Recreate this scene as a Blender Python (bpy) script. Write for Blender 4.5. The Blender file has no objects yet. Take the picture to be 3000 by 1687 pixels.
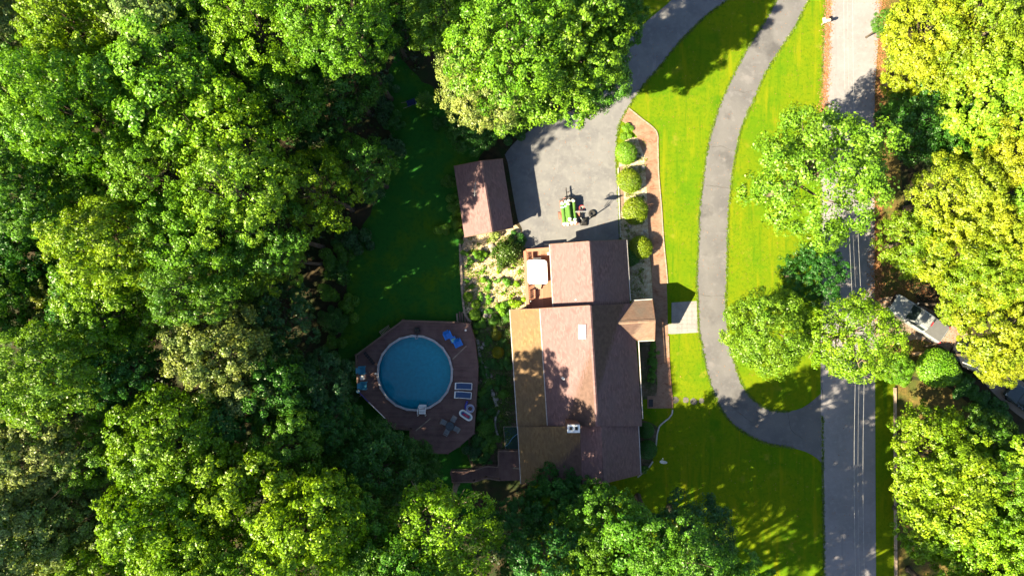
import bpy, math, random
import numpy as np
from mathutils import Vector, Matrix

R = math.radians
rnd = random.Random(7)
C = bpy.context.scene.collection
SC = bpy.context.scene

# ---------------------------------------------------------------- camera, sky, sun, exposure
H = 67.0                       # drone height above the lawn, looking straight down
FPX = 2000.0                   # focal length in photo pixels (24 mm on a 36 mm wide frame, 3000 px)
cam_d = bpy.data.cameras.new('camera'); cam = bpy.data.objects.new('camera', cam_d); C.objects.link(cam)
cam.location = (0, 0, H); cam_d.lens = 24; cam_d.sensor_width = 36; cam_d.clip_end = 2000; cam_d.clip_start = 0.5
SC.camera = cam

SUN_EL, SUN_AZ = 40.0, 27.0    # shadows fall to the upper right: 27 degrees above the picture's x axis
world = bpy.data.worlds.new('World'); SC.world = world; world.use_nodes = True
wn = world.node_tree.nodes; wl_ = world.node_tree.links; wn.clear()
sky = wn.new('ShaderNodeTexSky'); sky.sky_type = 'NISHITA'; sky.sun_disc = False
sky.sun_elevation = R(SUN_EL); sky.sun_rotation = R(270 - SUN_AZ)
bg = wn.new('ShaderNodeBackground'); bg.inputs[1].default_value = 0.05
wo = wn.new('ShaderNodeOutputWorld'); wl_.new(sky.outputs[0], bg.inputs[0]); wl_.new(bg.outputs[0], wo.inputs[0])
sun_d = bpy.data.lights.new('sun', 'SUN'); sun_d.energy = 5.0; sun_d.angle = R(0.53); sun_d.color = (1.0, 0.85, 0.58)
sun = bpy.data.objects.new('sun', sun_d); C.objects.link(sun)
to_sun = Vector((-math.cos(R(SUN_EL)) * math.cos(R(SUN_AZ)), -math.cos(R(SUN_EL)) * math.sin(R(SUN_AZ)), math.sin(R(SUN_EL))))
sun.rotation_euler = to_sun.to_track_quat('Z', 'Y').to_euler(); sun.location = to_sun * 200
vs = SC.view_settings; vs.view_transform = 'Standard'; vs.look = 'None'; vs.gamma = 1.0; vs.exposure = 2.42
SC.cycles.max_bounces = 6; SC.cycles.diffuse_bounces = 3; SC.cycles.transparent_max_bounces = 8; SC.cycles.transmission_bounces = 4
SC.cycles.caustics_reflective = False; SC.cycles.caustics_refractive = False

# ---------------------------------------------------------------- photo pixels -> metres (a pixel is a direction, z says where it stops)
def P(px, py, z=0.0):
    k = (H - z) / FPX
    return Vector(((px - 1500.0) * k, (843.5 - py) * k, z))
def zoomer(ox, oy, k): return lambda x, y, z=0.0: P(ox + x * k, oy + y * k, z)
ZA = zoomer(1280, 420, 0.345); ZB = zoomer(1420, 840, 0.41408); ZC = zoomer(980, 880, 0.34507)
ZD = zoomer(2300, 760, 0.37274); ZE = zoomer(1700, 0, 0.42796); ZF = zoomer(1900, 1000, 0.47422)
ZG = zoomer(2200, 0, 0.41408); ZS = zoomer(1000, 1200, 0.34938); ZO = zoomer(0, 0, 1.16460)
ZT = zoomer(1600, 530, 0.11042); ZK = zoomer(1480, 720, 0.13805); ZH = zoomer(1340, 680, 0.20704)

# ---------------------------------------------------------------- materials
def nt(name):
    m = bpy.data.materials.new(name); m.use_nodes = True; n = m.node_tree; n.nodes.clear()
    out = n.nodes.new('ShaderNodeOutputMaterial'); return m, n, out
def ramp_mix(n, fac, a, b):
    x = n.nodes.new('ShaderNodeMix'); x.data_type = 'RGBA'
    if hasattr(fac, 'is_output'): n.links.new(fac, x.inputs[0])
    else: x.inputs[0].default_value = fac
    for i, c in ((6, a), (7, b)):
        if hasattr(c, 'is_output'): n.links.new(c, x.inputs[i])
        else: x.inputs[i].default_value = (*c, 1)
    return x.outputs[2]
def noise(n, scale, detail=4, rough=.55, lo=.35, hi=.65, vec=None, stretch=None):
    t = n.nodes.new('ShaderNodeTexNoise'); t.inputs['Scale'].default_value = scale
    t.inputs['Detail'].default_value = detail; t.inputs['Roughness'].default_value = rough
    if vec is None:
        g = n.nodes.new('ShaderNodeNewGeometry'); vec = g.outputs['Position']
    if stretch:
        mp = n.nodes.new('ShaderNodeMapping'); mp.inputs['Scale'].default_value = stretch[:3]
        if len(stretch) > 3: mp.inputs['Rotation'].default_value = (0, 0, stretch[3])
        n.links.new(vec, mp.inputs[0]); vec = mp.outputs[0]
    n.links.new(vec, t.inputs['Vector'])
    r = n.nodes.new('ShaderNodeMapRange'); r.inputs[1].default_value = lo; r.inputs[2].default_value = hi
    n.links.new(t.outputs[0], r.inputs[0]); return r.outputs[0]
def bsdf(n, out, col, rough=.8, spec=.3, metal=0, bump=None, bstr=.3, bdist=.02):
    p = n.nodes.new('ShaderNodeBsdfPrincipled')
    if hasattr(col, 'is_output'): n.links.new(col, p.inputs['Base Color'])
    else: p.inputs['Base Color'].default_value = (*col, 1)
    p.inputs['Roughness'].default_value = rough; p.inputs['Specular IOR Level'].default_value = spec; p.inputs['Metallic'].default_value = metal
    if bump is not None:
        b = n.nodes.new('ShaderNodeBump'); b.inputs['Strength'].default_value = bstr; b.inputs['Distance'].default_value = bdist
        n.links.new(bump, b.inputs['Height']); n.links.new(b.outputs[0], p.inputs['Normal'])
    n.links.new(p.outputs[0], out.inputs[0]); return p
def plain(name, col, rough=.6, spec=.4, metal=0, var=.18, scale=3.0):
    m, n, out = nt(name)
    c = ramp_mix(n, noise(n, scale, 5), tuple(v * (1 - var) for v in col), tuple(min(1, v * (1 + var)) for v in col))
    bsdf(n, out, c, rough, spec, metal); return m
def ground(name, layers, rough=.95, spec=.15, bump=30, bstr=.4, bdist=.03):
    """layers: base colour, then (colour, scale, lo, hi[, stretch]) blended over it"""
    m, n, out = nt(name); c = layers[0]
    for L in layers[1:]:
        f = noise(n, L[1], 6, .6, L[2], L[3], stretch=L[4] if len(L) > 4 else None); c = ramp_mix(n, f, c, L[0])
    bsdf(n, out, c, rough, spec, bump=noise(n, bump, 5, .7, 0, 1), bstr=bstr, bdist=bdist); return m
def island(name, a, b, rough=.85, spec=.2, nz=None):
    """colour differs from piece to piece of one mesh"""
    m, n, out = nt(name); g = n.nodes.new('ShaderNodeNewGeometry')
    c = ramp_mix(n, g.outputs['Random Per Island'], a, b)
    if nz: c = ramp_mix(n, noise(n, nz[1], 5, .6, .35, .75), c, nz[0])
    bsdf(n, out, c, rough, spec, bump=noise(n, 60, 4, .7, 0, 1), bstr=.25, bdist=.01); return m
def leaf_mat(name, trans=.32, spread=.45, warm=(1.15, 1.05, .5)):
    m, n, out = nt(name)
    oi = n.nodes.new('ShaderNodeObjectInfo'); g = n.nodes.new('ShaderNodeNewGeometry')
    w = n.nodes.new('ShaderNodeMix'); w.data_type = 'RGBA'; w.blend_type = 'MULTIPLY'; w.inputs[0].default_value = 1
    n.links.new(oi.outputs['Color'], w.inputs[6])
    v = ramp_mix(n, g.outputs['Random Per Island'], tuple(1 - spread for _ in range(3)), (1 + spread * warm[0], 1 + spread * warm[1], 1 + spread * warm[2]))
    n.links.new(v, w.inputs[7])
    patch = n.nodes.new('ShaderNodeMix'); patch.data_type = 'RGBA'; patch.blend_type = 'MULTIPLY'; patch.inputs[0].default_value = 1
    pv = ramp_mix(n, noise(n, .55, 4, .6, .35, .65), (.72, .85, .8), (1.22, 1.1, 1.0))
    n.links.new(w.outputs[2], patch.inputs[6]); n.links.new(pv, patch.inputs[7])
    p = n.nodes.new('ShaderNodeBsdfPrincipled'); p.inputs['Roughness'].default_value = .42; p.inputs['Specular IOR Level'].default_value = .35
    n.links.new(patch.outputs[2], p.inputs['Base Color'])
    t = n.nodes.new('ShaderNodeBsdfTranslucent')
    tc = n.nodes.new('ShaderNodeMix'); tc.data_type = 'RGBA'; tc.blend_type = 'MULTIPLY'; tc.inputs[0].default_value = 1
    tc.inputs[7].default_value = (1.25, 1.2, .45, 1); n.links.new(patch.outputs[2], tc.inputs[6]); n.links.new(tc.outputs[2], t.inputs[0])
    mx = n.nodes.new('ShaderNodeMixShader'); mx.inputs[0].default_value = trans
    n.links.new(p.outputs[0], mx.inputs[1]); n.links.new(t.outputs[0], mx.inputs[2]); n.links.new(mx.outputs[0], out.inputs[0]); return m

M = {}
M['litter'] = ground('forest_litter', [(.022, .02, .012), ((.05, .036, .018), 1.3, .4, .65), ((.02, .035, .01), .35, .45, .6), ((.07, .045, .02), 9, .55, .75)], bump=14, bstr=.6, bdist=.08)
M['lawn'] = ground('lawn_grass', [(0.078, 0.158, 0.005), ((0.124, 0.169, 0.005), .16, .40, .60), ((0.140, 0.176, 0.006), .9, .48, .75),
                                  ((0.052, 0.124, 0.005), 3.5, .5, .72), ((0.159, 0.188, 0.013), 14, .58, .80), ((0.040, 0.099, 0.005), 30, .52, .75),
                                  ((0.151, 0.176, 0.006), 1.0, .55, .68, (1.2, .12, 1, R(5))), ((0.060, 0.134, 0.005), 1.3, .56, .70, (1.4, .10, 1, R(-9))), ((0.175, 0.184, 0.020), .45, .62, .74), ((0.049, 0.128, 0.005), .28, .60, .70)], spec=.0, bump=45, bstr=.9, bdist=.07)
M['backlawn'] = ground('back_lawn_grass', [(.020, .105, .016), ((.055, .125, .008), .3, .47, .67), ((.014, .075, .014), 3, .5, .7), ((.07, .12, .015), 16, .56, .8)], spec=0, bump=40, bstr=.9, bdist=.07)  # tree shade put into the grass colour: darker, cooler green than the front lawn
M['drygrass'] = ground('dry_verge', [(.10, .075, .022), ((.16, .12, .03), .8, .45, .65), ((.06, .075, .015), .5, .48, .6), ((.05, .035, .015), 6, .5, .75)], bump=30, bstr=.8, bdist=.06)
M['road'] = ground('road_asphalt', [(0.191, 0.184, 0.198), ((0.157, 0.154, 0.163), .35, .42, .62), ((0.217, 0.209, 0.223), 2.5, .5, .75), ((0.128, 0.126, 0.140), 25, .55, .85), ((0.238, 0.234, 0.249), 60, .55, .8), ((0.136, 0.136, 0.145), .7, .58, .72, (1.6, .06, 1))], rough=.9, spec=.2, bump=90, bstr=.25, bdist=.01)
M['drive'] = ground('driveway_asphalt', [(0.108, 0.107, 0.112), ((0.082, 0.082, 0.089), .4, .42, .62), ((0.130, 0.128, 0.137), 1.6, .5, .75), ((0.064, 0.064, 0.066), 22, .58, .85), ((0.142, 0.143, 0.150), 55, .55, .8), ((0.064, 0.064, 0.069), .22, .56, .66), ((0.134, 0.130, 0.137), .5, .6, .7)], rough=.9, spec=.2, bump=90, bstr=.3, bdist=.012)
M['apron'] = ground('apron_asphalt', [(0.137, 0.138, 0.145), ((0.109, 0.110, 0.120), .5, .42, .62), ((0.156, 0.158, 0.162), 1.8, .5, .72), ((0.093, 0.094, 0.101), 24, .6, .85), ((0.172, 0.170, 0.180), .9, .6, .75, (1, .25, 1, R(8)))], rough=.9, spec=.2, bump=90, bstr=.25, bdist=.01)
M['sidedrive'] = ground('side_drive_asphalt', [(.20, .165, .135), ((.15, .125, .10), .6, .42, .62), ((.25, .20, .16), 5, .5, .75), ((.11, .075, .05), 14, .58, .75)], rough=.9, bump=80, bstr=.3, bdist=.012)
M['straw'] = ground('straw_mulch', [(0.414, 0.351, 0.235), ((0.270, 0.190, 0.110), 2.2, .45, .65), ((0.504, 0.475, 0.380), 4, .5, .7), ((0.180, 0.133, 0.070), 12, .55, .75), ((0.144, 0.114, 0.060), .55, .52, .7)], bump=22, bstr=.9, bdist=.08)
M['bedsoil'] = ground('garden_soil', [(.09, .07, .045), ((.17, .14, .10), 1.6, .5, .68), ((.045, .06, .02), .9, .45, .62), ((.22, .19, .15), 8, .58, .75)], bump=20, bstr=.8, bdist=.08)
M['concrete'] = ground('pale_concrete', [(0.216, 0.206, 0.207), ((0.180, 0.172, 0.176), 1.2, .42, .62), ((0.245, 0.237, 0.237), 8, .5, .75)], bump=60, bstr=.2, bdist=.01)
M['stone'] = ground('edging_stone', [(.40, .37, .33), ((.28, .26, .23), 4, .4, .65)], bump=25, bstr=.4, bdist=.02)
M['crack'] = plain('crack_sealant', (.05, .048, .045), .9)
M['brick'] = island('path_brick', (.15, .072, .046), (.25, .14, .095), nz=((.28, .19, .14), 1.2))
M['brick_gap'] = plain('path_sand', (.16, .115, .085), .95)
M['shingle'] = island('red_brown_shingle', (.115, .067, .068), (.185, .112, .114), nz=((.138, .092, .096), .7))
M['shingle_tan'] = island('tan_shingle', (.155, .096, .046), (.232, .148, .074), nz=((.15, .10, .058), .7))
M['shingle_porch'] = island('porch_shingle', (.17, .10, .072), (.23, .145, .105), nz=((.14, .12, .10), .8))
M['roofdeck'] = plain('roof_underlay', (.09, .055, .045), .9)
M['gutter'] = plain('white_gutter', (.40, .37, .35), .5)
M['fascia'] = plain('fascia_board', (.16, .085, .06), .7)
M['siding'] = island('cedar_siding', (.16, .09, .055), (.21, .12, .075))
M['trim'] = plain('cream_trim', (.5, .46, .4), .6)
M['glass'] = plain('window_glass', (.02, .03, .035), .06, .6, var=.05)
M['flue'] = plain('flue_dark', (.012, .012, .012), .9)
M['metalwhite'] = plain('painted_metal', (.66, .68, .68), .4)
M['chimney'] = island('chimney_brick', (.14, .075, .05), (.22, .12, .085))
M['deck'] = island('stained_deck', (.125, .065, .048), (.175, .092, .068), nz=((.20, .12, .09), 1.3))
M['deck_pink'] = island('pinkish_cedar_deck', (.27, .125, .08), (.35, .17, .115))  # pinkish cedar colour of the hot tub deck, rails and benches
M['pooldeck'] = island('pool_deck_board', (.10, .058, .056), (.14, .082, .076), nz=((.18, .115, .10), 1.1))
M['rail'] = plain('rail_wood', (.12, .075, .058), .75)
M['weathered'] = plain('weathered_wood', (.26, .20, .15), .85)
M['coping'] = plain('pool_coping', (.36, .35, .36), .45)
M['liner'] = plain('pool_liner', (.008, .42, .50), .5, var=.1)
M['poolwall'] = plain('pool_wall', (.16, .16, .17), .5)
M['bluechair'] = plain('blue_plastic', (.008, .17, .60), .4, var=.06)
M['tealchair'] = plain('teal_plastic', (.035, .22, .33), .4, var=.06)
M['whiteplastic'] = plain('white_plastic', (.72, .72, .70), .4, var=.05)
M['navy'] = island('navy_mesh', (.02, .05, .13), (.06, .11, .22))
M['cushion'] = plain('grey_cushion', (.20, .21, .22), .9)
M['slate'] = plain('slate_table', (.045, .06, .075), .35)
M['floatred'] = plain('float_red', (.42, .02, .07), .35, var=.05)
M['floatblue'] = plain('float_blue', (.02, .03, .30), .35, var=.05)
M['floatteal'] = plain('float_teal', (.02, .30, .38), .35, var=.05)
M['floatgrey'] = plain('float_grey', (.34, .36, .44), .35, var=.05)
M['tubwhite'] = plain('tub_cover', (.80, .80, .80), .5, var=.02)
M['black'] = plain('black_paint', (.012, .012, .013), .5)
M['rubber'] = plain('tyre_rubber', (.015, .015, .016), .8)
M['rimred'] = plain('rim_red', (.50, .035, .03), .45)
M['net'] = plain('net_cord', (.65, .62, .58), .9)
M['turf'] = island('turf_backing_green', (.05, .125, .022), (.07, .155, .03))
M['canvas'] = plain('white_sack', (.62, .58, .50), .85, var=.12)
M['strapteal'] = plain('strap_teal', (.02, .32, .36), .5)
M['rust'] = plain('rusty_red_steel', (.30, .12, .09), .8)
M['steel'] = plain('galvanised_steel', (.42, .43, .45), .4, metal=.6)
M['silver'] = plain('silver_paint', (.22, .24, .25), .28, .6, var=.03)
M['tonneau'] = plain('vinyl_tonneau', (.085, .088, .092), .7, var=.08)
M['carblack'] = plain('dark_car_paint', (.018, .019, .022), .22, .6, var=.05)
M['carslate'] = plain('slate_car_paint', (.03, .045, .05), .2, .7, var=.05)
M['lampred'] = plain('tail_lamp', (.35, .01, .02), .3)
M['lampclear'] = plain('head_lamp', (.55, .58, .58), .15)
M['bark'] = ground('tree_bark', [(.075, .058, .042), ((.14, .115, .09), 5, .45, .65, (1, 1, .2)), ((.04, .03, .022), 9, .5, .7)], bump=12, bstr=.7, bdist=.05)
M['palebark'] = ground('pale_bark', [(.26, .20, .15), ((.16, .12, .09), 5, .45, .65)], bump=12, bstr=.5, bdist=.04)
M['leaf'] = leaf_mat('broadleaf')
M['fineleaf'] = leaf_mat('clipped_leaf', .25, .35)
M['step'] = ground('step_stone', [(.11, .105, .095), ((.07, .068, .06), 5, .4, .65)], bump=15)  # stone darkened in its own colour, standing in for shade on the lawn
M['deadleaf'] = island('fallen_leaf', (.15, .05, .02), (.32, .165, .075))
M['tarp'] = plain('green_tarp', (.012, .05, .035), .6)
M['hose'] = plain('blue_hose', (.10, .28, .42), .5)
M['rock'] = ground('garden_rock', [(.25, .23, .21), ((.15, .14, .12), 5, .4, .65), ((.36, .33, .29), 2, .5, .7)], bump=15, bstr=.6, bdist=.05)
M['wire'] = plain('aluminium_wire', (.33, .33, .33), .4, metal=.3)
M['dish'] = plain('dish_grey', (.42, .45, .47), .5)
M['mailbox'] = plain('cream_mailbox', (.70, .62, .42), .6)

def water_mat():
    m, n, out = nt('pool_water')
    tr = n.nodes.new('ShaderNodeBsdfTransparent'); tr.inputs[0].default_value = (.55, .86, .92, 1)
    gl = n.nodes.new('ShaderNodeBsdfGlossy'); gl.inputs['Roughness'].default_value = .03
    b = n.nodes.new('ShaderNodeBump'); b.inputs['Strength'].default_value = .25; b.inputs['Distance'].default_value = .02
    n.links.new(noise(n, 3.5, 4, .6, 0, 1), b.inputs['Height']); n.links.new(b.outputs[0], gl.inputs['Normal'])
    fr = n.nodes.new('ShaderNodeFresnel'); fr.inputs[0].default_value = 1.33
    mx = n.nodes.new('ShaderNodeMixShader'); n.links.new(fr.outputs[0], mx.inputs[0]); n.links.new(tr.outputs[0], mx.inputs[1]); n.links.new(gl.outputs[0], mx.inputs[2])
    n.links.new(mx.outputs[0], out.inputs[0]); return m
M['water'] = water_mat()

# ---------------------------------------------------------------- mesh helpers
def base_of(o):
    v = Vector((0, 0, 0))
    while o is not None: v = v + o.location; o = o.parent
    return v
def tag(o, label=None, cat=None, group=None, kind=None):
    if label: o['label'] = label
    if cat: o['category'] = cat
    if group: o['group'] = group
    if kind: o['kind'] = kind
    return o
def thing(name, label, cat, loc=(0, 0, 0), rz=0, group=None):
    o = bpy.data.objects.new(name, None); C.objects.link(o); o.location = loc; o.rotation_euler = (0, 0, rz)
    o.empty_display_size = .3; return tag(o, label, cat, group)
def link(name, me, parent=None, col=None, loc=None):
    o = bpy.data.objects.new(name, me); C.objects.link(o); o.parent = parent
    if col: o.color = (*col, 1)
    if loc is not None: o.location = loc
    return o
def copy_tree(o, parent=None):
    c = o.copy(); C.objects.link(c); c.parent = parent
    for ch in list(o.children): copy_tree(ch, c)
    return c

class MB:
    def __init__(s): s.v = []; s.f = []
    def add(s, vs, fs):
        b = len(s.v); s.v += [Vector(q) for q in vs]; s.f += [tuple(b + i for i in q) for q in fs]; return s
    def box(s, c, size, rz=0, rx=0, ry=0):
        hx, hy, hz = (d / 2 for d in size)
        m = Matrix.Translation(c) @ Matrix.Rotation(rz, 4, 'Z') @ Matrix.Rotation(ry, 4, 'Y') @ Matrix.Rotation(rx, 4, 'X')
        vs = [m @ Vector((x, y, z)) for z in (-hz, hz) for x, y in ((-hx, -hy), (hx, -hy), (hx, hy), (-hx, hy))]
        return s.add(vs, [(3, 2, 1, 0), (4, 5, 6, 7), (0, 1, 5, 4), (1, 2, 6, 5), (2, 3, 7, 6), (3, 0, 4, 7)])
    def bar(s, a, b, w, h=None, up=(0, 0, 1)):
        a, b = Vector(a), Vector(b); h = h or w; d = (b - a).normalized(); u = Vector(up)
        if abs(d.dot(u)) > .95: u = Vector((1, 0, 0))
        sx = d.cross(u).normalized() * w / 2; sz = sx.cross(d).normalized() * h / 2
        vs = [p + i * sx + j * sz for p in (a, b) for i, j in ((-1, -1), (1, -1), (1, 1), (-1, 1))]
        return s.add(vs, [(3, 2, 1, 0), (4, 5, 6, 7), (0, 1, 5, 4), (1, 2, 6, 5), (2, 3, 7, 6), (3, 0, 4, 7)])
    def tube(s, pts, rad, n=8, cap=True):
        pts = [Vector(p) for p in pts]; rad = rad if isinstance(rad, (list, tuple)) else [rad] * len(pts); b = len(s.v)
        for i, p in enumerate(pts):
            d = (pts[min(i + 1, len(pts) - 1)] - pts[max(i - 1, 0)]).normalized()
            u = Vector((0, 0, 1)) if abs(d.z) < .9 else Vector((1, 0, 0)); x = d.cross(u).normalized(); y = d.cross(x).normalized()
            s.v += [p + rad[i] * (math.cos(2 * math.pi * k / n) * x + math.sin(2 * math.pi * k / n) * y) for k in range(n)]
        for i in range(len(pts) - 1):
            for k in range(n):
                k2 = (k + 1) % n; s.f.append((b + i * n + k, b + i * n + k2, b + i * n + n + k2, b + i * n + n + k))
        if cap: s.f.append(tuple(b + k for k in range(n))[::-1]); s.f.append(tuple(b + (len(pts) - 1) * n + k for k in range(n)))
        return s
    def lathe(s, prof, n=24, c=(0, 0, 0), closed=False):
        c = Vector(c); b = len(s.v); m = len(prof)
        for r, z in prof: s.v += [c + Vector((r * math.cos(2 * math.pi * k / n), r * math.sin(2 * math.pi * k / n), z)) for k in range(n)]
        for i in range(m if closed else m - 1):
            j = (i + 1) % m
            for k in range(n):
                k2 = (k + 1) % n; s.f.append((b + i * n + k, b + i * n + k2, b + j * n + k2, b + j * n + k))
        return s
    def torus(s, c, r, t, n=28, m=10, rot=None):
        b = len(s.v); s.lathe([(r + t * math.cos(2 * math.pi * k / m), t * math.sin(2 * math.pi * k / m)) for k in range(m)], n, closed=True)
        for i in range(b, len(s.v)): s.v[i] = (rot @ s.v[i] if rot else s.v[i]) + Vector(c)
        return s
    def prism(s, pts, z0, z1):
        n = len(pts); b = [Vector((p[0], p[1], z0)) for p in pts] + [Vector((p[0], p[1], z1)) for p in pts]
        return s.add(b, [tuple(range(n))[::-1], tuple(range(n, 2 * n))] + [(i, (i + 1) % n, n + (i + 1) % n, n + i) for i in range(n)])
    def loft(s, rings, cap=True):
        n = len(rings[0]); b = len(s.v)
        for r in rings: s.v += [Vector(p) for p in r]
        for i in range(len(rings) - 1):
            for k in range(n):
                k2 = (k + 1) % n; s.f.append((b + i * n + k, b + i * n + k2, b + i * n + n + k2, b + i * n + n + k))
        if cap: s.f.append(tuple(b + k for k in range(n))[::-1]); s.f.append(tuple(b + (len(rings) - 1) * n + k for k in range(n)))
        return s
    def mesh(s, name, mat, smooth=False, off=None):
        me = bpy.data.meshes.new(name); o = off or Vector((0, 0, 0))
        me.from_pydata([tuple(v - o) for v in s.v], [], s.f)
        me.materials.append(M[mat] if isinstance(mat, str) else mat)
        if smooth: me.shade_smooth()
        return me
    def build(s, name, mat, parent=None, smooth=False, world=False, bevel=0):
        me = s.mesh(name, mat, smooth, base_of(parent) if (world and parent) else None)
        o = link(name, me, parent)
        if bevel:
            bv = o.modifiers.new('bevel', 'BEVEL'); bv.width = bevel; bv.segments = 2; bv.limit_method = 'ANGLE'
        return o
def grounded(name, mb, mat, label, cat, group=None, smooth=False, bevel=0):
    """a one-mesh thing built in world coordinates: origin moved under it"""
    xs = [v.x for v in mb.v]; ys = [v.y for v in mb.v]; zs = [v.z for v in mb.v]
    o_ = Vector(((min(xs) + max(xs)) / 2, (min(ys) + max(ys)) / 2, min(zs)))
    o = link(name, mb.mesh(name, mat, smooth, o_)); o.location = o_
    if bevel: bv = o.modifiers.new('bevel', 'BEVEL'); bv.width = bevel; bv.segments = 2
    return tag(o, label, cat, group)

def smooth_line(pts, step=.5):
    """Catmull-Rom through the points"""
    p = [Vector(q) for q in pts]; p = [2 * p[0] - p[1]] + p + [2 * p[-1] - p[-2]]; out = []
    for i in range(1, len(p) - 2):
        n = max(1, int((p[i + 1] - p[i]).length / step))
        for k in range(n):
            t = k / n; a, b, c, d = p[i - 1], p[i], p[i + 1], p[i + 2]
            out.append(.5 * ((2 * b) + (c - a) * t + (2 * a - 5 * b + 4 * c - d) * t * t + (3 * b - a - 3 * c + d) * t ** 3))
    out.append(p[-2]); return out
def sheet(name, pts, z, mat, kind='structure', jag=0, parent=None):
    r = random.Random(len(pts)); q = []
    for i, p in enumerate(pts):
        a, b = Vector(p), Vector(pts[(i + 1) % len(pts)])
        n = max(1, int((b - a).length / .6)) if jag else 1
        for k in range(n):
            c = a.lerp(b, k / n); q.append((c.x + r.uniform(-jag, jag), c.y + r.uniform(-jag, jag), z))
    mb = MB().add(q, [tuple(range(len(q)))]); o = mb.build(name, mat, parent)
    if o.data.polygons[0].normal.z < 0: o.data.flip_normals()
    if kind: o['kind'] = kind
    return o
def inside(x, y, poly):
    c = False; n = len(poly); j = n - 1
    for i in range(n):
        xi, yi, xj, yj = poly[i][0], poly[i][1], poly[j][0], poly[j][1]
        if (yi > y) != (yj > y) and x < (xj - xi) * (y - yi) / (yj - yi) + xi: c = not c
        j = i
    return c
def spans(poly, y):
    xs = []; n = len(poly)
    for i in range(n):
        a, b = poly[i], poly[(i + 1) % n]
        if (a[1] > y) != (b[1] > y): xs.append(a[0] + (y - a[1]) / (b[1] - a[1]) * (b[0] - a[0]))
    xs.sort(); return list(zip(xs[::2], xs[1::2]))
def boards(poly, z, ang=0, w=.14, gap=.012, th=.035, length=4.2):
    """deck boards cut to a polygon, running at an angle"""
    mb = MB(); ca, sa = math.cos(ang), math.sin(ang)
    loc = [(p[0] * ca + p[1] * sa, -p[0] * sa + p[1] * ca) for p in poly]
    y = min(p[1] for p in loc); y1 = max(p[1] for p in loc); r = random.Random(3)
    while y < y1 - w * .5:
        ym = y + w / 2
        for a, b in spans(loc, ym):
            x = a; first = r.uniform(.4, 1) * length
            while x < b - .02:
                e = min(b, x + first); first = length
                mb.box(((x + e) / 2 * ca - ym * sa, (x + e) / 2 * sa + ym * ca, z - th / 2 + r.uniform(-.002, .002)), (e - x - .006, w - gap, th), rz=ang); x = e
        y += w
    return mb
def bricks(poly, z, w=.22, h=.11, gap=.012, ang=0):
    mb = MB(); ca, sa = math.cos(ang), math.sin(ang); r = random.Random(11)
    loc = [(p[0] * ca + p[1] * sa, -p[0] * sa + p[1] * ca) for p in poly]
    y = min(p[1] for p in loc); y1 = max(p[1] for p in loc); k = 0
    while y < y1:
        for a, b in spans(loc, y + h / 2):
            x = a - (w / 2 if k % 2 else 0)
            while x < b - .03:
                s, e = max(a, x), min(b, x + w - gap); x += w
                if e - s < .03: continue
                zz = z + r.uniform(-.004, .006)
                q = [(s, y), (e, y), (e, y + h - gap), (s, y + h - gap)]
                top = [Vector((p[0] * ca - p[1] * sa, p[0] * sa + p[1] * ca, zz)) for p in q]; bot = [Vector((p.x, p.y, z - .02)) for p in top]
                mb.add(top + bot, [(0, 1, 2, 3), (0, 4, 5, 1), (1, 5, 6, 2), (2, 6, 7, 3), (3, 7, 4, 0)])
        y += h; k += 1
    return mb
def shingles(poly3, rows=.145, tab=.30):
    """overlapping tabs laid on a convex roof plane; poly3[0]->poly3[1] is the eave"""
    mb = MB(); p = [Vector(q) for q in poly3]; u = (p[1] - p[0]).normalized()
    nrm = (p[1] - p[0]).cross(p[2] - p[0]).normalized()
    if nrm.z < 0: nrm = -nrm
    v = nrm.cross(u).normalized()
    if v.z < 0: v = -v
    loc = [((q - p[0]).dot(u), (q - p[0]).dot(v)) for q in p]; y = min(q[1] for q in loc); top = max(q[1] for q in loc); k = 0
    r = random.Random(5)
    while y < top - .02:
        for a, b in spans(loc, min(y + rows * .5, top - .001)):
            x = a - (k * .37 % 1) * tab
            while x < b - .01:
                s, e = max(a, x), min(b, x + tab - .008); x += tab
                if e - s < .02: continue
                l = .014 + r.uniform(0, .004); hi = min(top, y + rows + .03); lo = y - r.uniform(0, .008)
                q = [p[0] + u * s + v * lo + nrm * l, p[0] + u * e + v * lo + nrm * l, p[0] + u * e + v * hi + nrm * .008, p[0] + u * s + v * hi + nrm * .008,
                     p[0] + u * s + v * lo, p[0] + u * e + v * lo]
                mb.add(q, [(0, 1, 2, 3), (0, 4, 5, 1)])
        y += rows; k += 1
    return mb
def slab(poly3, th=.14):
    mb = MB(); p = [Vector(q) for q in poly3]; n = (p[1] - p[0]).cross(p[2] - p[0]).normalized()
    if n.z < 0: n = -n
    k = len(p); mb.add(p + [q - n * th for q in p], [tuple(range(k)), tuple(range(k, 2 * k))[::-1]] + [(i, i + k, (i + 1) % k + k, (i + 1) % k) for i in range(k)])
    return mb
def roof_plane(root, poly3, mat, name='roof_slope'):
    s = slab(poly3).build(name, 'roofdeck', root, world=True)
    t = shingles(poly3).build('shingle_courses', mat, s, world=True); t['kind'] = 'stuff'
    return s
def wall_box(root, pts, z0, z1, mat='siding', name='wall'):
    return MB().prism(pts, z0, z1).build(name, mat, root, world=True)
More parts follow.
